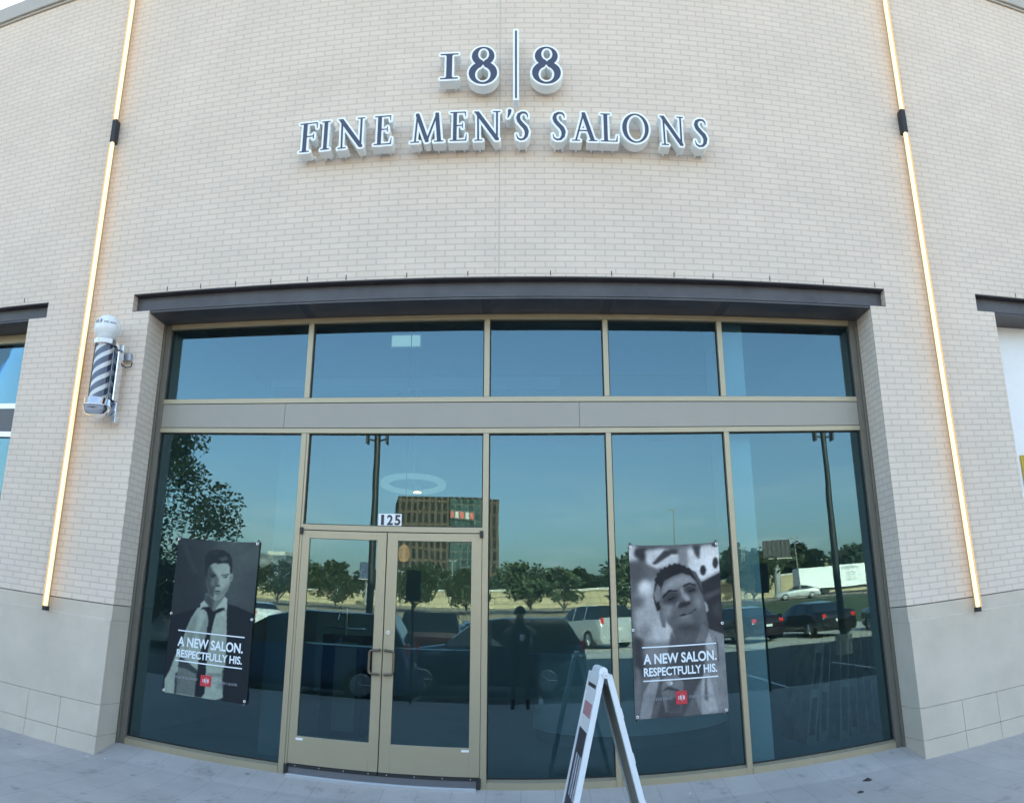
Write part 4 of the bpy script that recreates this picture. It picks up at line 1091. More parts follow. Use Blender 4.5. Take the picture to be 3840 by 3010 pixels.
# fine weave of the tie
gx, gz_ = np.meshgrid(np.arange(150), np.arange(266), indexing='ij')
wv = ((gx + gz_) % 2) * 0.22
msk = (gx > 107) & (gx < 131 + (gz_ - 204) * .12) & (gz_ > 212) & (gz_ < 260) & (gx > 107 + (gz_ - 212) * .1)
img2 = np.clip(img2 + np.where(msk, wv - .08, 0), 0, 1)
banner(0.993, 1.893, 0.680, 2.306, img2, (.07, .07, .085), (.95, .94, .93), 'black and white banner of a man looking up, right of the sandwich board', (1.387, 1.495, .791, .911), 1.089, 1.802, 1.325, (1.168, 1.264), (1.058, 1.138), 1.018,
       [(1.012, 2.284), (1.872, 2.286), (1.006, 1.49), (1.880, 1.51), (1.018, .702), (1.866, .704)])

# ------------------------------------------------------------------ street number
pn = empty('number_plate', (-1.354, YG, 2.494), 'white street number sticker reading 125 on the glass over the doors', 'number plate')
q = MB(); q.box(-1.470, -1.237, YG - 0.004, YG - 0.001, 2.496, 2.622); q.build('backing', M_white, pn)
for k, ch in enumerate('125'):
    me2 = text_curve_mesh(ch, offset=0.012 if ch == '1' else 0.03, depth=0.01); a = -1.462 + k * 0.076
    mesh_fit(me2, a + (0.018 if ch == '1' else 0.003), a + (0.048 if ch == '1' else 0.062), 2.507, 2.611, YG - 0.0065, YG - 0.0045); mesh_object('numeral', me2, M_ink, pn)

# ------------------------------------------------------------------ sandwich board
ab = empty('sandwich_board', (0.555, 6.32, 0.0), 'white plastic sandwich board standing open on the pavers before the fourth pane', 'sandwich board', rz=R(2.6))
M_plas = mat('white_plastic', (0.74, 0.78, 0.82), 0.4, var=0.03, vscale=9, bump=0.1, bscale=30)
M_board = mat('chalk_black', (0.035, 0.035, 0.05), 0.6, var=0.3, vscale=8)
M_back = mat('weathered_back', (0.34, 0.33, 0.29), 0.7, var=0.2, vscale=7)
def aboard(s_):
    HT, SP, WD = 1.225, 0.315, 0.62
    top = Vector((s_ * 0.022, 0, HT)); bot = Vector((s_ * SP, 0, 0.0))
    ex = (bot - top).normalized(); L = (bot - top).length
    nrm = Vector((s_ * abs(ex.z), 0, abs(ex.x)))                   # outward normal
    def P(y, d, t): 
        p = top + ex * d + nrm * t; return (p.x, y, p.z)
    def slab(q, y0, y1, d0, d1, t0, t1):
        q.add([P(y0, d0, t0), P(y1, d0, t0), P(y1, d1, t0), P(y0, d1, t0), P(y0, d0, t1), P(y1, d0, t1), P(y1, d1, t1), P(y0, d1, t1)],
              [(0, 1, 2, 3), (7, 6, 5, 4), (4, 5, 1, 0), (6, 7, 3, 2), (7, 4, 0, 3), (5, 6, 2, 1)])
    q = MB(); w2 = WD / 2
    slab(q, -w2, -w2 + 0.05, 0.02, L, -0.021, 0.021); slab(q, w2 - 0.05, w2, 0.02, L, -0.021, 0.021)
    slab(q, -w2 + 0.05, w2 - 0.05, 0.02, 0.10, -0.020, 0.020); slab(q, -w2 + 0.05, w2 - 0.05, L - 0.14, L - 0.08, -0.020, 0.020)
    fr = q.build('frame', M_plas, ab, world=False, bevel=0.003)
    q = MB(); slab(q, -w2 + 0.051, w2 - 0.051, 0.101, L - 0.141, -0.006, 0.010); q.build('board', M_board if s_ < 0 else M_back, ab, world=False)
    q = MB(); slab(q, -w2 + 0.06, w2 - 0.06, 0.11, L - 0.15, -0.012, -0.007); q.build('board_back', M_back, ab, world=False)
    if s_ < 0:
        q = MB(); slab(q, -w2 + 0.052, w2 - 0.052, 0.13, 0.44, 0.011, 0.014); cd = q.build('card', M_white, ab, world=False)
        q = MB(); slab(q, -w2 + 0.10, w2 - 0.10, 0.24, 0.34, 0.0145, 0.016); q.build('red_panel', mat('card_red', (0.50, 0.24, 0.26), 0.6), cd, world=False)
        for k in range(3):
            q = MB(); slab(q, -0.17 + 0.12 * k, -0.11 + 0.12 * k, 0.62, 0.92, 0.0105, 0.0125); q.build('chalk_mark', mat('chalk', (0.42, 0.44, 0.50), 0.9, var=0.4, vscale=20), ab, world=False)
    else:
        for d in (0.30, 0.62, 0.95):
            q = MB(); slab(q, -w2 + 0.002, -w2 + 0.06, d - 0.035, d + 0.035, 0.0215, 0.026); q.build('clip', M_plas, fr, world=False)
aboard(-1); aboard(1)
for yy in (-0.30, 0.30):
    q = MB(); q.cyl((0.0, yy - 0.025, 1.205), (0.0, yy + 0.025, 1.205), 0.022, n=18); hg = q.build('hinge', M_plas, ab, world=False)
    q = MB(); q.cyl((0.0, yy - 0.029, 1.205), (0.0, yy + 0.029, 1.205), 0.011, n=12); q.build('pin', M_alum, hg, world=False)
q = MB(); q.prism([(-0.036, 1.20), (0.036, 1.20), (0.03, 1.24), (0.014, 1.256), (-0.014, 1.256), (-0.03, 1.24)], -0.20, 0.20); q.build('handle', M_plas, ab, world=False, bevel=0.006)

# ------------------------------------------------------------------ litter
def pebble(name, x, y, s_, m, label, cat='litter'):
    q = MB(); bm = []
    k_ = 7; z = gz(y)
    a = [(x + s_ * math.cos(2 * PI * i / k_) * random.uniform(.6, 1.2), y + s_ * math.sin(2 * PI * i / k_) * random.uniform(.5, 1), z + random.uniform(0, .3) * s_) for i in range(k_)]
    q.add(a + [(x, y, z + s_ * .5)], [(i, (i + 1) % k_, k_) for i in range(k_)])
    tag(q.build(name, m, bevel=0), label, cat, 'bits of litter on the pavers')
q = MB(); q.box(-0.025, 0.025, -0.004, 0.004, 0, 0.006)
rs = q.build('wooden_stick', mat('red_stick', (0.25, 0.05, 0.05), 0.7), world=False, bevel=0.002); rs.location = (-2.93, 5.9, gz(5.9) + 0.001); rs.rotation_euler = (0, 0, R(-12))
tag(rs, 'small dark red stick lying on the pavers before the left banner', 'litter', 'bits of litter on the pavers')
M_dl = mat('dead_leaf', (0.06, 0.05, 0.05), 0.9); M_pp = mat('paper_scrap', (0.7, 0.7, 0.7), 0.8)
pebble('dead_leaf', -2.05, 6.55, 0.03, M_dl, 'dark curled leaf on the pavers left of the doors'); pebble('dead_leaf', -1.98, 6.25, 0.035, M_dl, 'larger dark leaf on the pavers near the left door')
pebble('paper_scrap', -4.05, 7.13, 0.02, M_pp, 'white paper scrap at the foot of the left pier'); pebble('paper_scrap', -3.90, 7.22, 0.016, M_pp, 'small white scrap just before the left jamb')
pebble('paper_scrap', 1.42, 7.45, 0.018, M_pp, 'tiny white scrap below the sill left of the far right pane'); pebble('dead_leaf', 2.75, 6.75, 0.035, M_dl, 'dark leaf on the pavers before the far right pane')
pebble('dead_leaf', 2.95, 7.05, 0.05, M_dl, 'crumpled dark leaf near the foot of the right jamb')

# ================================================================== the car park and the town behind the camera (seen in the glass)
GP = [(-1.32, -0.215), (-8, -0.02), (-16, 0.24), (-21, 0.36), (-26, 0.45), (-32, 0.62), (-48, 1.3), (-64, 2.25), (-80, 2.8), (-99, 3.1)]
def tz(y):
    if y > GP[0][0]: return gz(y)
    for (a, za), (b, zb) in zip(GP, GP[1:]):
        if y >= b: return za + (zb - za) * (a - y) / (a - b)
    return 3.1
def strip(name, y0, y1, m, x0=-160, x1=160, lift=0.0, n=1):
    q = MB(); ys_ = [y0] + [p[0] for p in GP if y1 < p[0] < y0] + [y1]
    for a, b in zip(ys_, ys_[1:]):
        q.quad((x0, b, tz(b) + lift), (x1, b, tz(b) + lift), (x1, a, tz(a) + lift), (x0, a, tz(a) + lift))
    return tag(q.build(name, m, fixn=False), kind='structure')
strip('parking_lot_ground', -1.32, -13.6, M_asphalt)
strip('parking_lot_ground', -13.6, -26.0, M_concrete)
strip('grass', -26.0, -36, M_grass, x1=9)
strip('grass', -26.0, -61, M_grass, x0=9)
strip('dry_field', -36, -61, M_dirt, x1=9)
strip('road', -61, -66, M_asphalt)
strip('dry_field', -66, -99.0, M_dirt)
q = MB()
q.quad((-1500, -1500, 14), (1500, -1500, 14), (1500, -400, 9), (-1500, -400, 9)); q.quad((-1500, -400, 9), (1500, -400, 9), (400, -100.2, 4.2), (-400, -100.2, 3.6))
q.quad((-400, -99.5, 3.05), (-160, -99, 3.1), (-160, -1.33, -.22), (-400, -1.33, -.22)); q.quad((160, -99, 3.1), (400, -99.5, 3.05), (400, -1.33, -.22), (160, -1.33, -.22))
q.quad((-400, -1.33, -.22), (-32, -1.33, -.22), (-32, 30, -.22), (-400, 30, -.22)); q.quad((32, -1.33, -.22), (400, -1.33, -.22), (400, 30, -.22), (32, 30, -.22))
q.quad((-400, 23.9, -.24), (400, 23.9, -.24), (1500, 1500, -.24), (-1500, 1500, -.24))
tag(q.build('terrain', M_grass, fixn=False), kind='structure')
q = MB()
for k in range(24):
    x = -30 + 2.75 * k
    for a, b in ((-1.6, -6.6), (-14.0, -19.5)):
        z_ = 0.006
        q.quad((x, b, tz(b) + z_), (x + .1, b, tz(b) + z_), (x + .1, a, tz(a) + z_), (x, a, tz(a) + z_))
tag(q.build('road_marking', M_line, fixn=False), kind='structure')
# retaining wall with a cap
rw_ = empty('retaining_wall', (0, -99, 3), 'long tan retaining wall beyond the car park, mirrored across all the panes', 'wall')
def wt(x): return 4.75 + (x + 30) * 0.021
q = MB()
for k in range(40):
    a, b = -200 + 10 * k, -190 + 10 * k
    q.add([(a, -99, 2.6), (b, -99, 2.6), (b, -99, wt(b)), (a, -99, wt(a)), (a, -99.6, 2.6), (b, -99.6, 2.6), (b, -99.6, wt(b)), (a, -99.6, wt(a))], [(0, 1, 2, 3), (7, 6, 5, 4)])
q.build('panel_wall', M_wallpanel, rw_)
q = MB()
for k in range(40):
    a, b = -200 + 10 * k, -190 + 10 * k
    q.add([(a, -98.8, wt(a)), (b, -98.8, wt(b)), (b, -98.8, wt(b) + .3), (a, -98.8, wt(a) + .3), (a, -99.8, wt(a)), (b, -99.8, wt(b)), (b, -99.8, wt(b) + .3), (a, -99.8, wt(a) + .3)], [(0, 1, 2, 3), (3, 2, 6, 7), (7, 6, 5, 4), (4, 5, 1, 0)])
q.build('cap', M_concrete, rw_)

# ------------------------------------------------------------------ trees
def tree(name, x, y, h, cr, label, group, leafm, nleaf, lsize, base=None, squash=1.0, lobes=14, trunk_h=0.35, seed=1):
    rr_ = random.Random(seed); z0 = tz(y) if base is None else base
    root = empty(name, (x, y, z0), label, 'tree', group)
    q = MB(); th = h * trunk_h
    q.cyl((0, 0, -0.1), (0.05 * h * rr_.uniform(-1, 1), 0, th), 0.035 * h * .6, 0.022 * h * .6, 8)
    ends = []
    for k in range(6):
        a = 2 * PI * k / 6 + rr_.uniform(-.4, .4); ln = cr * rr_.uniform(.5, .9)
        e = (math.cos(a) * ln, math.sin(a) * ln, th + (h - th) * rr_.uniform(.25, .75)); ends.append(e)
        q.cyl((0, 0, th * .9), e, 0.012 * h, 0.004 * h, 6)
    q.cyl((0, 0, th * .9), (0, 0, h * .85), 0.014 * h, 0.004 * h, 6)
    q.build('trunk', M_bark, root, world=False)
    vs = []; fs = []
    lob = [(e[0], e[1], e[2], cr * rr_.uniform(.35, .55)) for e in ends]
    for k in range(lobes):
        t = rr_.uniform(0, 1); a = rr_.uniform(0, 2 * PI); zc = th + (h - th) * (.1 + .82 * t)
        ra = cr * squash * math.sin(PI * (.18 + .74 * t)) * rr_.uniform(.35, .95)
        lob.append((ra * math.cos(a), ra * math.sin(a), zc, cr * rr_.uniform(.20, .42)))
    wsum = sum(l_[3] ** 2 for l_ in lob)
    for lx, ly, lz, lr in lob:
        for i in range(int(nleaf * lr * lr / wsum)):
            u = Vector((rr_.gauss(0, 1), rr_.gauss(0, 1), rr_.gauss(0, 1))).normalized() * lr * (rr_.random() ** .45)
            c = Vector((lx, ly, lz)) + Vector((u.x, u.y, u.z * .75))
            a = Vector((rr_.gauss(0, 1), rr_.gauss(0, 1), rr_.gauss(0, .6))).normalized(); b = a.orthogonal().normalized()
            s_ = lsize * rr_.uniform(.6, 1.3); o_ = len(vs)
            vs += [tuple(c - a * s_), tuple(c + b * s_ * .55), tuple(c + a * s_), tuple(c - b * s_ * .55)]; fs.append((o_, o_ + 1, o_ + 2, o_ + 3))
    me = bpy.data.meshes.new('crown'); me.from_pydata(vs, [], fs); me.materials.append(leafm)
    cr_ = bpy.data.objects.new('crown', me); col.objects.link(cr_); cr_.parent = root
    return root
tree('oak_tree', -11.6, -7.6, 7.7, 2.6, 'dark leafy oak standing in the car park, mirrored in the far left pane', None, M_leaf, 13000, 0.085, lobes=26, trunk_h=.10, seed=3)
protos = [tree('young_tree', -24.0, -60, 4.6, 2.1, 'young tree before the tan wall, leftmost of its row', 'young trees in front of the tan wall', M_leaf2, 1500, 0.22, seed=11, trunk_h=.12),
          tree('young_tree', -18.6, -62, 4.6, 2.4, 'fuller young tree, second from the left before the tan wall', 'young trees in front of the tan wall', M_leaf2, 1700, 0.22, seed=12, lobes=18, trunk_h=.14, squash=1.15),
          tree('young_tree', -10.4, -60, 5.0, 2.4, 'young tree before the tan wall under the left edge of the office tower', 'young trees in front of the tan wall', M_leaf2, 1600, 0.22, seed=13, trunk_h=.10, squash=.7, lobes=20)]
yl = [(-29.5, -60, 'pale young tree at the left end of the tan wall'), (-5.6, -59, 'tall young tree below the tower sign'),
      (0.2, -63, 'young tree mirrored above the head of the photographer'), (3.4, -60, 'broad young tree in the fourth pane'), (10.0, -60, 'young tree between the fourth mullion and the right banner'), (23.5, -66, 'young tree left of the billboard post'), (-34.0, -62, 'young tree mirrored beside the left banner')]
for i, (x, y, lb) in enumerate(yl):
    c = copy_tree(protos[i % 3]); c.location = (x, y, tz(y)); c.rotation_euler = (0, 0, 1.3 * i); s_ = (1.05, .9, 1.1, .95, 1.0)[i % 5]; c.scale = (s_, s_, s_); c['label'] = lb
fp = [tree('far_tree', -60, -118, 5.0, 3.6, 'dark tree above the tan wall, far left', 'trees above the tan wall', M_leaf3, 1500, 0.42, base=4.2, seed=21, trunk_h=.2, lobes=18),
      tree('far_tree', -50, -122, 4.3, 3.8, 'broad low tree above the tan wall', 'trees above the tan wall', M_leaf3, 1500, 0.42, base=4.4, seed=22, trunk_h=.2, lobes=18)]
k = 0
for x in np.arange(-84, 92, 6.2):
    if -64 < x < -46: continue
    c = copy_tree(fp[k % 2]); y = -116 - (k * 7) % 17; b = 4.2 + (x + 60) * .012
    s_ = .85 + .4 * ((k * 37) % 10) / 10 + (0.25 if x > 18 else 0)
    c.location = (x + rng.uniform(-1.5, 1.5), y, b); c.scale = (s_ * 1.25, s_, s_); c.rotation_euler = (0, 0, k * 1.1)
    c['label'] = 'tree above the tan wall, number %d along the skyline from the left' % (k + 1) if False else 'dark tree in the belt along the top of the tan wall'
    k += 1
for o_ in fp: o_['label'] = 'dark tree in the belt along the top of the tan wall'
tall = tree('cypress_tree', 29.5, -96, 8.4, 2.0, 'tall pointed dark tree rising beside the billboard', None, M_leaf3, 2600, 0.28, seed=31, trunk_h=.12, squash=.7, lobes=26)

# ------------------------------------------------------------------ far buildings
def vbox(name, parent, cx, cy, wx, wy, z0, z1, rz, m):
    q = MB(); q.box(-wx / 2, wx / 2, -wy / 2, wy / 2, z0, z1)
    o_ = q.build(name, m, None); o_.parent = parent; o_.location = (cx - parent.location.x, cy - parent.location.y, -parent.location.z); o_.rotation_euler = (0, 0, rz)
    return o_
M_tow = brick_mat('tower_grid', (0.008, 0.009, 0.010), (0.022, 0.022, 0.022), (0.105, 0.072, 0.052), 1.9, 3.7, 0.46, off=0.0, bump=0.0, rough=0.8)
M_tow2 = brick_mat('tower_glass', (0.015, 0.045, 0.042), (0.04, 0.09, 0.085), (0.10, 0.10, 0.09), 1.9, 2.4, 0.24, off=0.0, bump=0.0, rough=0.8)
tw = empty('office_tower', (-24, -235, 8), 'brown office tower with dark window grid, mirrored in the transom over the doors', 'building')
rzt = R(12)
vbox('tower_block', tw, -26.4, -238.0, 31.5, 22, 6, 38.4, -rzt, M_tow)
vbox('glass_bay', tw, -18.2, -228.2, 11, 2.6, 6, 37.6, -rzt, M_tow2)
vbox('roof_plant', tw, -27, -240, 14, 8, 38.4, 39.6, -rzt, mat('roof_plant', (0.10, 0.07, 0.05), 0.8))
sg = vbox('tower_sign', tw, -19.8, -226.2, 7.2, 0.5, 31.2, 34.0, -rzt, mat('sign_dark', (0.05, 0.05, 0.05), 0.5))
for kk, (dx_, ww) in enumerate([(-2.9, 1.0), (-1.5, 1.0), (0.0, 1.3), (1.6, 1.0), (3.0, 1.0)]):
    q = MB(); q.box(dx_ - ww / 2, dx_ + ww / 2, 0.26, 0.40, 31.6, 33.6); o_ = q.build('sign_block', mat('sign_red', (0.6, 0.08, 0.05), 0.5) if kk % 2 == 0 else mat('sign_pale', (0.55, 0.5, 0.45), 0.5), None); o_.parent = sg
ob = empty('grey_office', (-64, -180, 8), 'pale grey banded office block mirrored right of the left banner', 'building')
vbox('office_block', ob, -63.5, -185, 9, 12, 4, 15.6, R(10), brick_mat('grey_bands', (0.10, 0.12, 0.13), (0.12, 0.14, 0.15), (0.20, 0.21, 0.22), 40, 3.4, 0.9, off=0, bump=0))
vbox('penthouse', ob, -63.5, -185, 5, 6, 15.6, 16.8, R(10), M_concrete)
wb = empty('white_building', (-2, -165, 7), 'low white building mirrored beside the tower, above the trees', 'building')
vbox('hall', wb, -2.2, -170, 9, 14, 5, 10.9, 0, M_white); vbox('canopy', wb, 1.5, -167, 5, 10, 5, 9.6, 0, M_concrete)
bb = empty('brown_building', (6, -160, 7), 'orange brown low building with a dark tower mirrored in the fourth pane', 'building')
M_or = mat('orange_brick', (0.42, 0.22, 0.10), 0.9)
vbox('hall', bb, 4.6, -165, 8, 12, 5, 10.8, 0, M_or); vbox('wing', bb, 7.2, -163, 3, 9, 5, 9.5, 0, M_or)
vbox('brick_tower', bb, 5.1, -156, 0.9, 1.2, 5, 12.2, 0, mat('dark_brick', (0.10, 0.055, 0.04), 0.9))
tb = empty('long_tan_building', (36, -170, 7), 'long tan building beyond the trees mirrored in the far right pane', 'building')
vbox('hall', tb, 62, -175, 60, 14, 5, 12.0, 0, M_dirt); vbox('roof_edge', tb, 62, -175, 61, 15, 12.0, 12.5, 0, M_concrete)

def billboard(x, y, zc, w_, h_, label, mface):
    root = empty('billboard', (x, y, tz(y)), label, 'billboard')
    q = MB(); q.cyl((x, y, tz(y) - .1), (x, y, zc), 0.38, n=14); q.build('post', mat('post_grey', (0.30, 0.30, 0.30), .6), root)
    q = MB(); q.box(x - w_ / 2, x + w_ / 2, y + .42, y + .6, zc - h_ / 2, zc + h_ / 2); q.build('panel', mface, root)
    q = MB()
    for i in range(7): q.box(x - w_ / 2 + i * w_ / 6 - .05, x - w_ / 2 + i * w_ / 6 + .05, y + .61, y + .7, zc - h_ / 2, zc + h_ / 2)
    q.build('frame', mat('billboard_frame', (0.05, 0.05, 0.05), .7), root)
    q = MB(); q.box(x - w_ / 2, x + w_ / 2, y + .6, y + 1.3, zc - h_ / 2 - .12, zc - h_ / 2 - .02); q.build('catwalk', M_coping, root)
    return root
billboard(30.8, -80.5, 8.75, 3.4, 2.3, 'dark backed billboard on a post mirrored in the far right pane', mat('billboard_dark', (0.035, 0.03, 0.035), .6))
billboard(-20.9, -89, 7.4, 1.9, 2.1, 'small brown and blue billboard on a post mirrored in the left door', mat('billboard_blue', (0.05, 0.09, 0.20), .6))

M_mast = mat('mast_grey', (0.22, 0.22, 0.22), .6)
def mast(x, y, h, label, tall_=True):
    root = empty('floodlight_mast', (x, y, tz(y)), label, 'light mast', 'far light masts')
    q = MB(); q.cyl((x, y, tz(y) - .1), (x, y, tz(y) + h), 0.10, 0.06, 8); q.build('pole', M_mast, root)
    q = MB(); q.box(x - .45, x + .45, y - .05, y + .05, tz(y) + h - .05, tz(y) + h + .05); q.box(x - .55, x - .30, y - .12, y + .12, tz(y) + h + .05, tz(y) + h + .14); q.box(x + .30, x + .55, y - .12, y + .12, tz(y) + h + .05, tz(y) + h + .14); q.build('lamp_head', M_mast, root)
for x, y, h, lb in [(-8.4, -75, 5.4, 'slim pale light mast mirrored in the right door'), (-20.9 + 6, -80, 4.2, 'short light mast mirrored in the left door'), (18.0, -80, 11.5, 'tall slim light mast above the right banner'), (26.6, -80, 6.4, 'light mast, left one of the pair beside the billboard'), (27.4, -84, 6.6, 'light mast, right one of the pair beside the billboard'), (33.4, -80, 7.2, 'light mast right of the billboard')]:
    mast(x, y, h, lb)

# ------------------------------------------------------------------ lamp posts in the car park
M_post = mat('dark_post_paint', (0.02, 0.02, 0.022), 0.5)
def lamp_post(x, y, label):
    z0 = tz(y); root = empty('lamp_post', (x, y, z0), label, 'lamp post', 'tall dark lamp posts in the car park')
    q = MB(); q.cyl((x, y, z0 + .6), (x, y, 7.25), 0.115, 0.095, 12); q.build('pole', M_post, root)
    q = MB(); q.cyl((x, y, z0 - .1), (x, y, z0 + .6), 0.26, n=16); q.build('concrete_base', M_concrete, root)
    for s_ in (-1, 1):
        q = MB(); q.cyl((x, y, 7.05), (x + s_ * .30, y, 7.12), 0.03, n=8); q.box(x + s_ * .28, x + s_ * .34, y - .16, y + .16, 6.96, 7.38); q.build('lamp_head', M_post, root, bevel=.005)
    q = MB(); q.cyl((x, y, 7.25), (x, y, 7.36), 0.12, 0.07, 12); q.build('finial', M_post, root)
lamp_post(-4.70, -8.5, 'tall dark lamp post mirrored above the left door'); lamp_post(9.72, -8.5, 'tall dark lamp post mirrored in the far right pane')
# parking signs at the kerb
def psign(x, label):
    y = -0.86; root = empty('parking_sign', (x, y, gz(y)), label, 'sign', 'parking signs along the kerb')
    q = MB(); q.cyl((x, y, gz(y) - .05), (x, y, 2.56), 0.026, n=10); q.build('post', M_post, root)
    q = MB(); q.box(x - .15, x + .15, y + .028, y + .032, 1.94, 2.56); q.build('sign_plate', mat('sign_back', (0.02, 0.022, 0.025), .5), root, bevel=.0005)
psign(-2.30, 'dark sign plate on a post mirrored in the right door'); psign(4.90, 'dark sign plate on a post mirrored in the far right pane')

# ------------------------------------------------------------------ vehicles
M_cglass = mat('car_glass', (0.012, 0.016, 0.018), 0.06, spec=0.8)
M_tyre = mat('tyre', (0.012, 0.012, 0.012), 0.8); M_rim = mat('rim', (0.45, 0.46, 0.48), 0.3, metal=0.9)
M_tail = mat('tail_light', (0.75, 0.02, 0.02), 0.35); M_head = mat('head_light', (0.7, 0.72, 0.75), 0.1); M_plate = mat('licence_plate', (0.7, 0.7, 0.7), .5)
KIND = {
 'sedan': (0.90, 1.0, [(-2.35, .60, .62, .80), (-2.25, .72, .76, .92), (-1.3, .87, .93, 1), (-.98, .91, .99, 1), (-.25, .95, 1.38, 1), (.5, .96, 1.44, 1), (1.15, .98, 1.35, 1), (1.78, 1.0, 1.06, .985), (2.25, .97, 1.02, .94), (2.36, .72, .74, .88)], 3, 7, (-1.42, 1.42)),
 'suv': (0.95, 1.0, [(-2.32, .72, .75, .82), (-2.2, .9, .96, .93), (-1.2, 1.04, 1.12, 1), (-.98, 1.07, 1.16, 1), (-.35, 1.1, 1.66, 1), (.4, 1.12, 1.78, 1), (1.85, 1.14, 1.76, 1), (2.2, 1.14, 1.22, .98), (2.32, .85, .9, .94)], 3, 7, (-1.45, 1.42)),
 'van': (0.98, 1.0, [(-2.55, .68, .71, .82), (-2.42, .85, .9, .93), (-1.75, 1.0, 1.09, 1), (-1.6, 1.03, 1.13, 1), (-.70, 1.08, 1.66, 1), (.1, 1.1, 1.86, 1), (2.05, 1.12, 1.84, 1), (2.42, 1.12, 1.22, .98), (2.55, .85, .9, .95)], 3, 7, (-1.62, 1.55))}
def vehicle(name, kind, x, y, rz, paintc, label, cat, group='vehicles parked in front of the shop'):
    W, _, st, g0, g1, ax = KIND[kind]
    root = empty(name, (x, y, tz(y)), label, cat, group, rz=rz)
    paint_ = mat(name + '_paint_' + '_'.join('%02d' % int(c * 99) for c in paintc), paintc, 0.28, metal=0.2, coat=0.7)
    def ring(s_):
        x_, bz, rz_, ws = s_; w_ = W * ws
        wr = w_ * (.76 if rz_ - bz > .2 else .88)
        half = [(w_ * .86, .22), (w_, .38), (w_ * 1.0, bz * .62 + .1), (w_ * .97, bz), (wr, rz_ - .03), (wr * .82, rz_)]
        return [(x_, -a, z_) for a, z_ in half] + [(x_, a, z_) for a, z_ in half[::-1]]
    rings = [ring(s_) for s_ in st]; nR = 12
    q = MB(); g = MB()
    for i in range(len(st) - 1):
        vs = rings[i] + rings[i + 1]
        for j in range(nR - 1):
            f = (j, j + 1, nR + j + 1, nR + j)
            isside = j in (3, 7) and g0 <= i < g1
            istop = j in (4, 5, 6) and i in (g0, g1 - 1)
            if isside or istop:
                sub = [vs[k_] for k_ in f]
                g.add(sub, [(0, 1, 2, 3)], 0, False)
            else: q.add([vs[k_] for k_ in f], [(0, 1, 2, 3)], 0, True)
        q.add([rings[i][0], rings[i][-1], rings[i + 1][-1], rings[i + 1][0]], [(0, 1, 2, 3)])
    q.add(rings[0], [tuple(range(nR))]); q.add(rings[-1], [tuple(range(nR))[::-1]])
    body = q.build('body', paint_, root, world=False)
    bm = bmesh.new(); bm.from_mesh(body.data); bmesh.ops.remove_doubles(bm, verts=bm.verts, dist=.0005); bmesh.ops.recalc_face_normals(bm, faces=bm.faces); bm.to_mesh(body.data); bm.free()
    gw = g.build('windows', M_cglass, root, world=False)
    # window pillars and rub line
    for px_ in ([.15, 1.15] if kind == 'sedan' else [.1, 1.05]):
        for s_ in (-1, 1):
            q = MB()
            bz = 1.0 if kind == 'sedan' else 1.12; rz_ = 1.38 if kind == 'sedan' else 1.72
            q.add([(px_ - .03, s_ * W * .975, bz), (px_ + .04, s_ * W * .975, bz), (px_ + .04, s_ * W * .775, rz_), (px_ - .03, s_ * W * .775, rz_)], [(0, 1, 2, 3)])
            q.build('pillar', paint_, body, world=False)
    for xa in ax:
        for s_ in (-1, 1):
            rw2 = .33 if kind == 'sedan' else .36
            q = MB(); q.cyl((xa, s_ * (W - .20), rw2), (xa, s_ * (W + .015), rw2), rw2, n=24)
            wh = q.build('wheel', M_tyre, root, world=False)
            q = MB(); q.cyl((xa, s_ * (W + .016), rw2), (xa, s_ * (W + .024), rw2), rw2 * .64, rw2 * .6, n=20)
            for t in range(5):
                a = 2 * PI * t / 5; q.cyl((xa, s_ * (W + .03), rw2), (xa + rw2 * .6 * math.cos(a), s_ * (W + .028), rw2 + rw2 * .6 * math.sin(a)), .03, .02, 6)
            q.build('rim', M_rim, wh, world=False)
    xr_, bzr = st[-1][0], st[-2][1]
    for s_ in (-1, 1):
        if kind == 'sedan': q = MB(); q.box(xr_ - .16, xr_ - .015, s_ * W * .86 - .20 * (s_ > 0), s_ * W * .86 + .20 * (s_ < 0), .74, .90)
        else: q = MB(); q.box(xr_ - .22, xr_ - .03, s_ * W * .90 - .13 * (s_ > 0), s_ * W * .90 + .13 * (s_ < 0), .88, 1.22)
        q.build('tail_light', M_tail, root, world=False, bevel=.02)
        q = MB(); xf = st[0][0]; q.box(xf + .0, xf + .22, s_ * W * .80 - .26 * (s_ > 0), s_ * W * .80 + .26 * (s_ < 0), st[0][1] - .12, st[0][1] + .04); q.build('headlight', M_head, root, world=False, bevel=.02)
        q = MB(); q.box(-.82 if kind != 'van' else -1.3, -.68 if kind != 'van' else -1.16, s_ * (W + .02), s_ * (W + .20), .96, 1.10); q.build('mirror', paint_, root, world=False, bevel=.02)
    q = MB(); q.box(xr_ - .005, xr_ + .012, -.17, .17, .58 if kind == 'sedan' else .70, .68 if kind == 'sedan' else .82); q.build('licence_plate', M_plate, root, world=False)
    q = MB(); q.box(xr_ - .2, xr_ + .05, -W * .85, W * .85, .30, .50); q.build('bumper', paint_, root, world=False, bevel=.04)
    return root
vehicle('minivan', 'van', -5.0, -2.55, 0, (0.035, 0.085, 0.19), 'dark blue minivan at the kerb, mirrored in the left door and pane', 'minivan')
vehicle('parked_car', 'suv', -0.95, -4.4, 0, (0.03, 0.045, 0.085), 'dark navy car at the kerb, mirrored behind the photographer', 'car')
vehicle('parked_car', 'suv', -2.75, -9.0, R(88), (0.10, 0.008, 0.012), 'dark red car with its tail to the shop, mirrored in the right door', 'car')
vehicle('parked_car', 'sedan', -1.6, -13.2, R(80), (0.01, 0.01, 0.012), 'black car mirrored in the right door behind the kerbside cars', 'car')
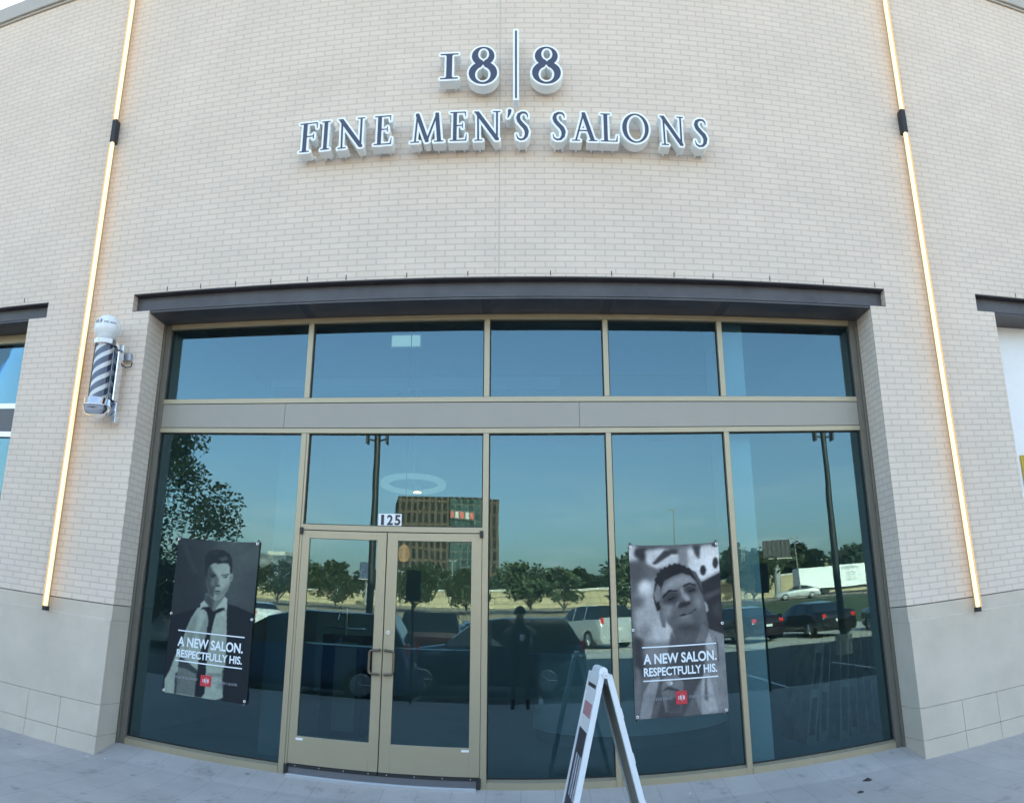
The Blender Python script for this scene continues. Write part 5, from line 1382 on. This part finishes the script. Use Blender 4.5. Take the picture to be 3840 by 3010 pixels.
vehicle('parked_car', 'suv', 2.75, -20.6, R(62), (0.50, 0.50, 0.50), 'silver car in the sun, mirrored left of the right banner', 'car')
vehicle('parked_car', 'sedan', 11.9, -17.6, R(78), (0.008, 0.009, 0.014), 'black saloon with red tail lights, mirrored in the middle of the far right pane', 'car')
vehicle('parked_car', 'sedan', 8.95, -18.6, R(72), (0.02, 0.01, 0.014), 'black saloon mirrored at the mullion right of the banner', 'car')
vehicle('parked_car', 'suv', 15.6, -15.6, R(80), (0.01, 0.01, 0.012), 'dark car mirrored at the right edge of the far right pane', 'car')
vehicle('parked_car', 'sedan', -15.2, -29, R(60), (0.70, 0.70, 0.70), 'white car mirrored between the left banner and the mullion', 'car')
vehicle('parked_car', 'suv', -12.2, -10.5, R(85), (0.65, 0.65, 0.65), 'white car with red tail lights, mirrored left of the left banner', 'car')
vehicle('parked_car', 'sedan', 27.4, -63.5, R(10), (0.55, 0.56, 0.57), 'small silver car far off on the road, mirrored under the billboard', 'car')
vehicle('parked_car', 'sedan', 6.6, -23.8, R(58), (0.02, 0.05, 0.12), 'dark blue car beyond the silver one, mirrored at the banner edge', 'car')
tr_ = empty('semi_trailer', (36, -72, tz(-72)), 'white box trailer standing beyond the grass, mirrored in the far right pane', 'trailer')
zt_ = tz(-72)
q = MB(); q.box(30.3, 43.5, -73.3, -70.8, zt_ + .75, zt_ + 3.25); q.build('box_body', M_white, tr_, bevel=.03)
q = MB(); q.box(31, 43, -72.9, -71.2, zt_ + .5, zt_ + .745); q.build('chassis', M_black, tr_)
for xx in (32.2, 33.5, 41.5):
    q = MB(); q.cyl((xx, -70.95, zt_ + .48), (xx, -71.5, zt_ + .48), .48, n=18); q.build('wheel', M_tyre, tr_)
q = MB()
for kk, (a, b, zz) in enumerate([(35.5, 37.6, 2.72), (36.0, 37.0, 2.30), (36.0, 37.2, 2.02), (36.0, 36.8, 1.74), (36.0, 37.1, 1.46)]):
    q.box(a, b, -70.79, -70.78, zt_ + zz, zt_ + zz + (.3 if kk == 0 else .12))
q.build('side_print', mat('faded_print', (0.45, 0.46, 0.48), .7), tr_)

# ------------------------------------------------------------------ the photographer
def skin_mesh(verts, edges, radii, sub=2):
    me = bpy.data.meshes.new('skin'); me.from_pydata(verts, edges, [])
    ob_ = bpy.data.objects.new('skin', me); col.objects.link(ob_)
    ob_.modifiers.new('s', 'SKIN'); sv = me.skin_vertices[0].data
    for v_, r_ in zip(sv, radii): v_.radius = (r_, r_) if not isinstance(r_, tuple) else r_
    sv[0].use_root = True
    ss = ob_.modifiers.new('ss', 'SUBSURF'); ss.levels = ss.render_levels = sub
    bpy.context.view_layer.update()
    dg = bpy.context.evaluated_depsgraph_get()
    out = bpy.data.meshes.new_from_object(ob_.evaluated_get(dg))
    bpy.data.objects.remove(ob_); bpy.data.meshes.remove(me)
    for p in out.polygons: p.use_smooth = True
    return out
py_ = -0.47; g0_ = gz(py_)
V = [(0, py_, .98), (0, py_, 1.12), (0, py_ - .01, 1.30), (0, py_ - .01, 1.46), (0, py_ + .0, 1.54), (0, py_ + .02, 1.62), (0, py_ + .03, 1.74),
     (-.17, py_, 1.47), (-.33, py_ + .10, 1.30), (-.10, py_ + .36, 1.50), (.17, py_, 1.47), (.33, py_ + .10, 1.30), (.10, py_ + .36, 1.50),
     (-.10, py_, .90), (-.13, py_ + .02, .50), (-.14, py_ - .02, .10), (-.15, py_ + .12, -.01), (.10, py_, .90), (.13, py_ + .02, .50), (.14, py_ - .02, .10), (.15, py_ + .12, -.01)]
E_ = [(0, 1), (1, 2), (2, 3), (3, 4), (4, 5), (5, 6), (3, 7), (7, 8), (8, 9), (3, 10), (10, 11), (11, 12), (0, 13), (13, 14), (14, 15), (15, 16), (0, 17), (17, 18), (18, 19), (19, 20)]
RR = [(.20, .14), (.19, .13), (.22, .14), (.20, .12), (.065, .065), (.08, .09), (.092, .105), .085, .06, .036, .085, .06, .036, .10, .065, .045, .04, .10, .065, .045, .04]
V = [(x, y, z if z > 1 else z + g0_ * (1 - z)) for x, y, z in V]  # feet follow the slope
pm = skin_mesh(V, E_, RR)
M_skin = mat('skin', (0.42, 0.25, 0.18), .5); M_shirt = mat('dark_shirt', (0.03, 0.035, 0.06), .8); M_trou = mat('dark_trousers', (0.015, 0.015, 0.02), .8); M_shoe = mat('shoe', (0.01, 0.01, 0.01), .5); M_hair = mat('dark_hair', (0.02, 0.014, 0.01), .6)
person = bpy.data.objects.new('person', pm); col.objects.link(person)
for m_ in (M_shirt, M_trou, M_skin, M_shoe): pm.materials.append(m_)
for p in pm.polygons:
    c = p.center
    hand = (c.y > py_ + .20 and c.z > 1.3)
    p.material_index = 3 if c.z < .05 else 1 if c.z < 1.02 else 2 if (c.z > 1.53 or hand) else 0
tag(person, 'photographer in dark clothes holding a phone up in both hands, mirrored in the third pane', 'person')
q = MB(); q.lathe((0, py_ + .005, 1.745), [(0.001, .125)] + [(.112 * math.sin(t), .125 * math.cos(t)) for t in [PI * k_ / 14 for k_ in range(1, 9)]], 20); hr = q.build('hair', M_hair, None); hr.parent = person
q = MB(); q.cyl((0, py_ + .115, 1.715), (0, py_ + .14, 1.690), .012, .018, 8); no = q.build('nose', M_skin, None); no.parent = person
for s_ in (-1, 1):
    q = MB(); q.lathe((s_ * .034, py_ + .112, 1.735), [(0.001, -.010), (.009, -.006), (.012, 0), (.009, .006), (.001, .010)], 10); e_ = q.build('eye', M_black, None); e_.parent = person
    q = MB(); q.lathe((s_ * .092, py_ + .03, 1.715), [(0.001, -.032), (.012, -.018), (.016, 0), (.012, .02), (.001, .032)], 10); e_ = q.build('ear', M_skin, None); e_.parent = person
q = MB(); q.box(-.022, .022, py_ + .105, py_ + .118, 1.655, 1.662); e_ = q.build('mouth', mat('lips', (.3, .12, .1), .5), None); e_.parent = person
# fingers closed round the phone
for s_ in (-1, 1):
    for f_ in range(4):
        zf = 1.545 + .021 * f_ ; ln = (.045, .055, .058, .05)[f_]
        m_ = skin_mesh([(s_ * .10, py_ + .37, zf - .015), (s_ * .088, py_ + .40, zf), (s_ * .082, py_ + .432, zf + .003), (s_ * (.082 - ln * .5), py_ + .437, zf + .004)], [(0, 1), (1, 2), (2, 3)], [.011, .0095, .0085, .007], 1)
        fo_ = mesh_object('finger', m_, M_skin, None); fo_.parent = person
    m_ = skin_mesh([(s_ * .095, py_ + .36, 1.52), (s_ * .082, py_ + .385, 1.53), (s_ * .060, py_ + .400, 1.545)], [(0, 1), (1, 2)], [.013, .011, .009], 1)
    fo_ = mesh_object('thumb', m_, M_skin, None); fo_.parent = person
ph = empty('phone', (0, -.06, 1.54), 'phone held up in front of the photographer\'s face, mirrored in the third pane', 'phone')
q = MB(); q.box(-.072, .072, -.065, -.057, 1.535, 1.61); q.build('case', M_black, ph, bevel=.004)
q = MB(); q.cyl((0.05, -.056, 1.595), (0.05, -.0555, 1.595), .004, n=12); q.build('lens', M_chrome, ph)
bd = empty('badge', (0.04, py_ + .13, 1.22), 'white card badge hanging on the photographer\'s chest', 'badge')
q = MB(); q.box(.0, .085, py_ + .128, py_ + .131, 1.20, 1.32); q.build('card', M_white, bd)
q = MB(); q.tube([(-.07, py_ + .09, 1.47), (.04, py_ + .13, 1.322), (.10, py_ + .09, 1.47)], .003, 5); q.build('lanyard', M_black, bd)

for o_ in (person, ph, bd):
    o_.location.x -= 0.14
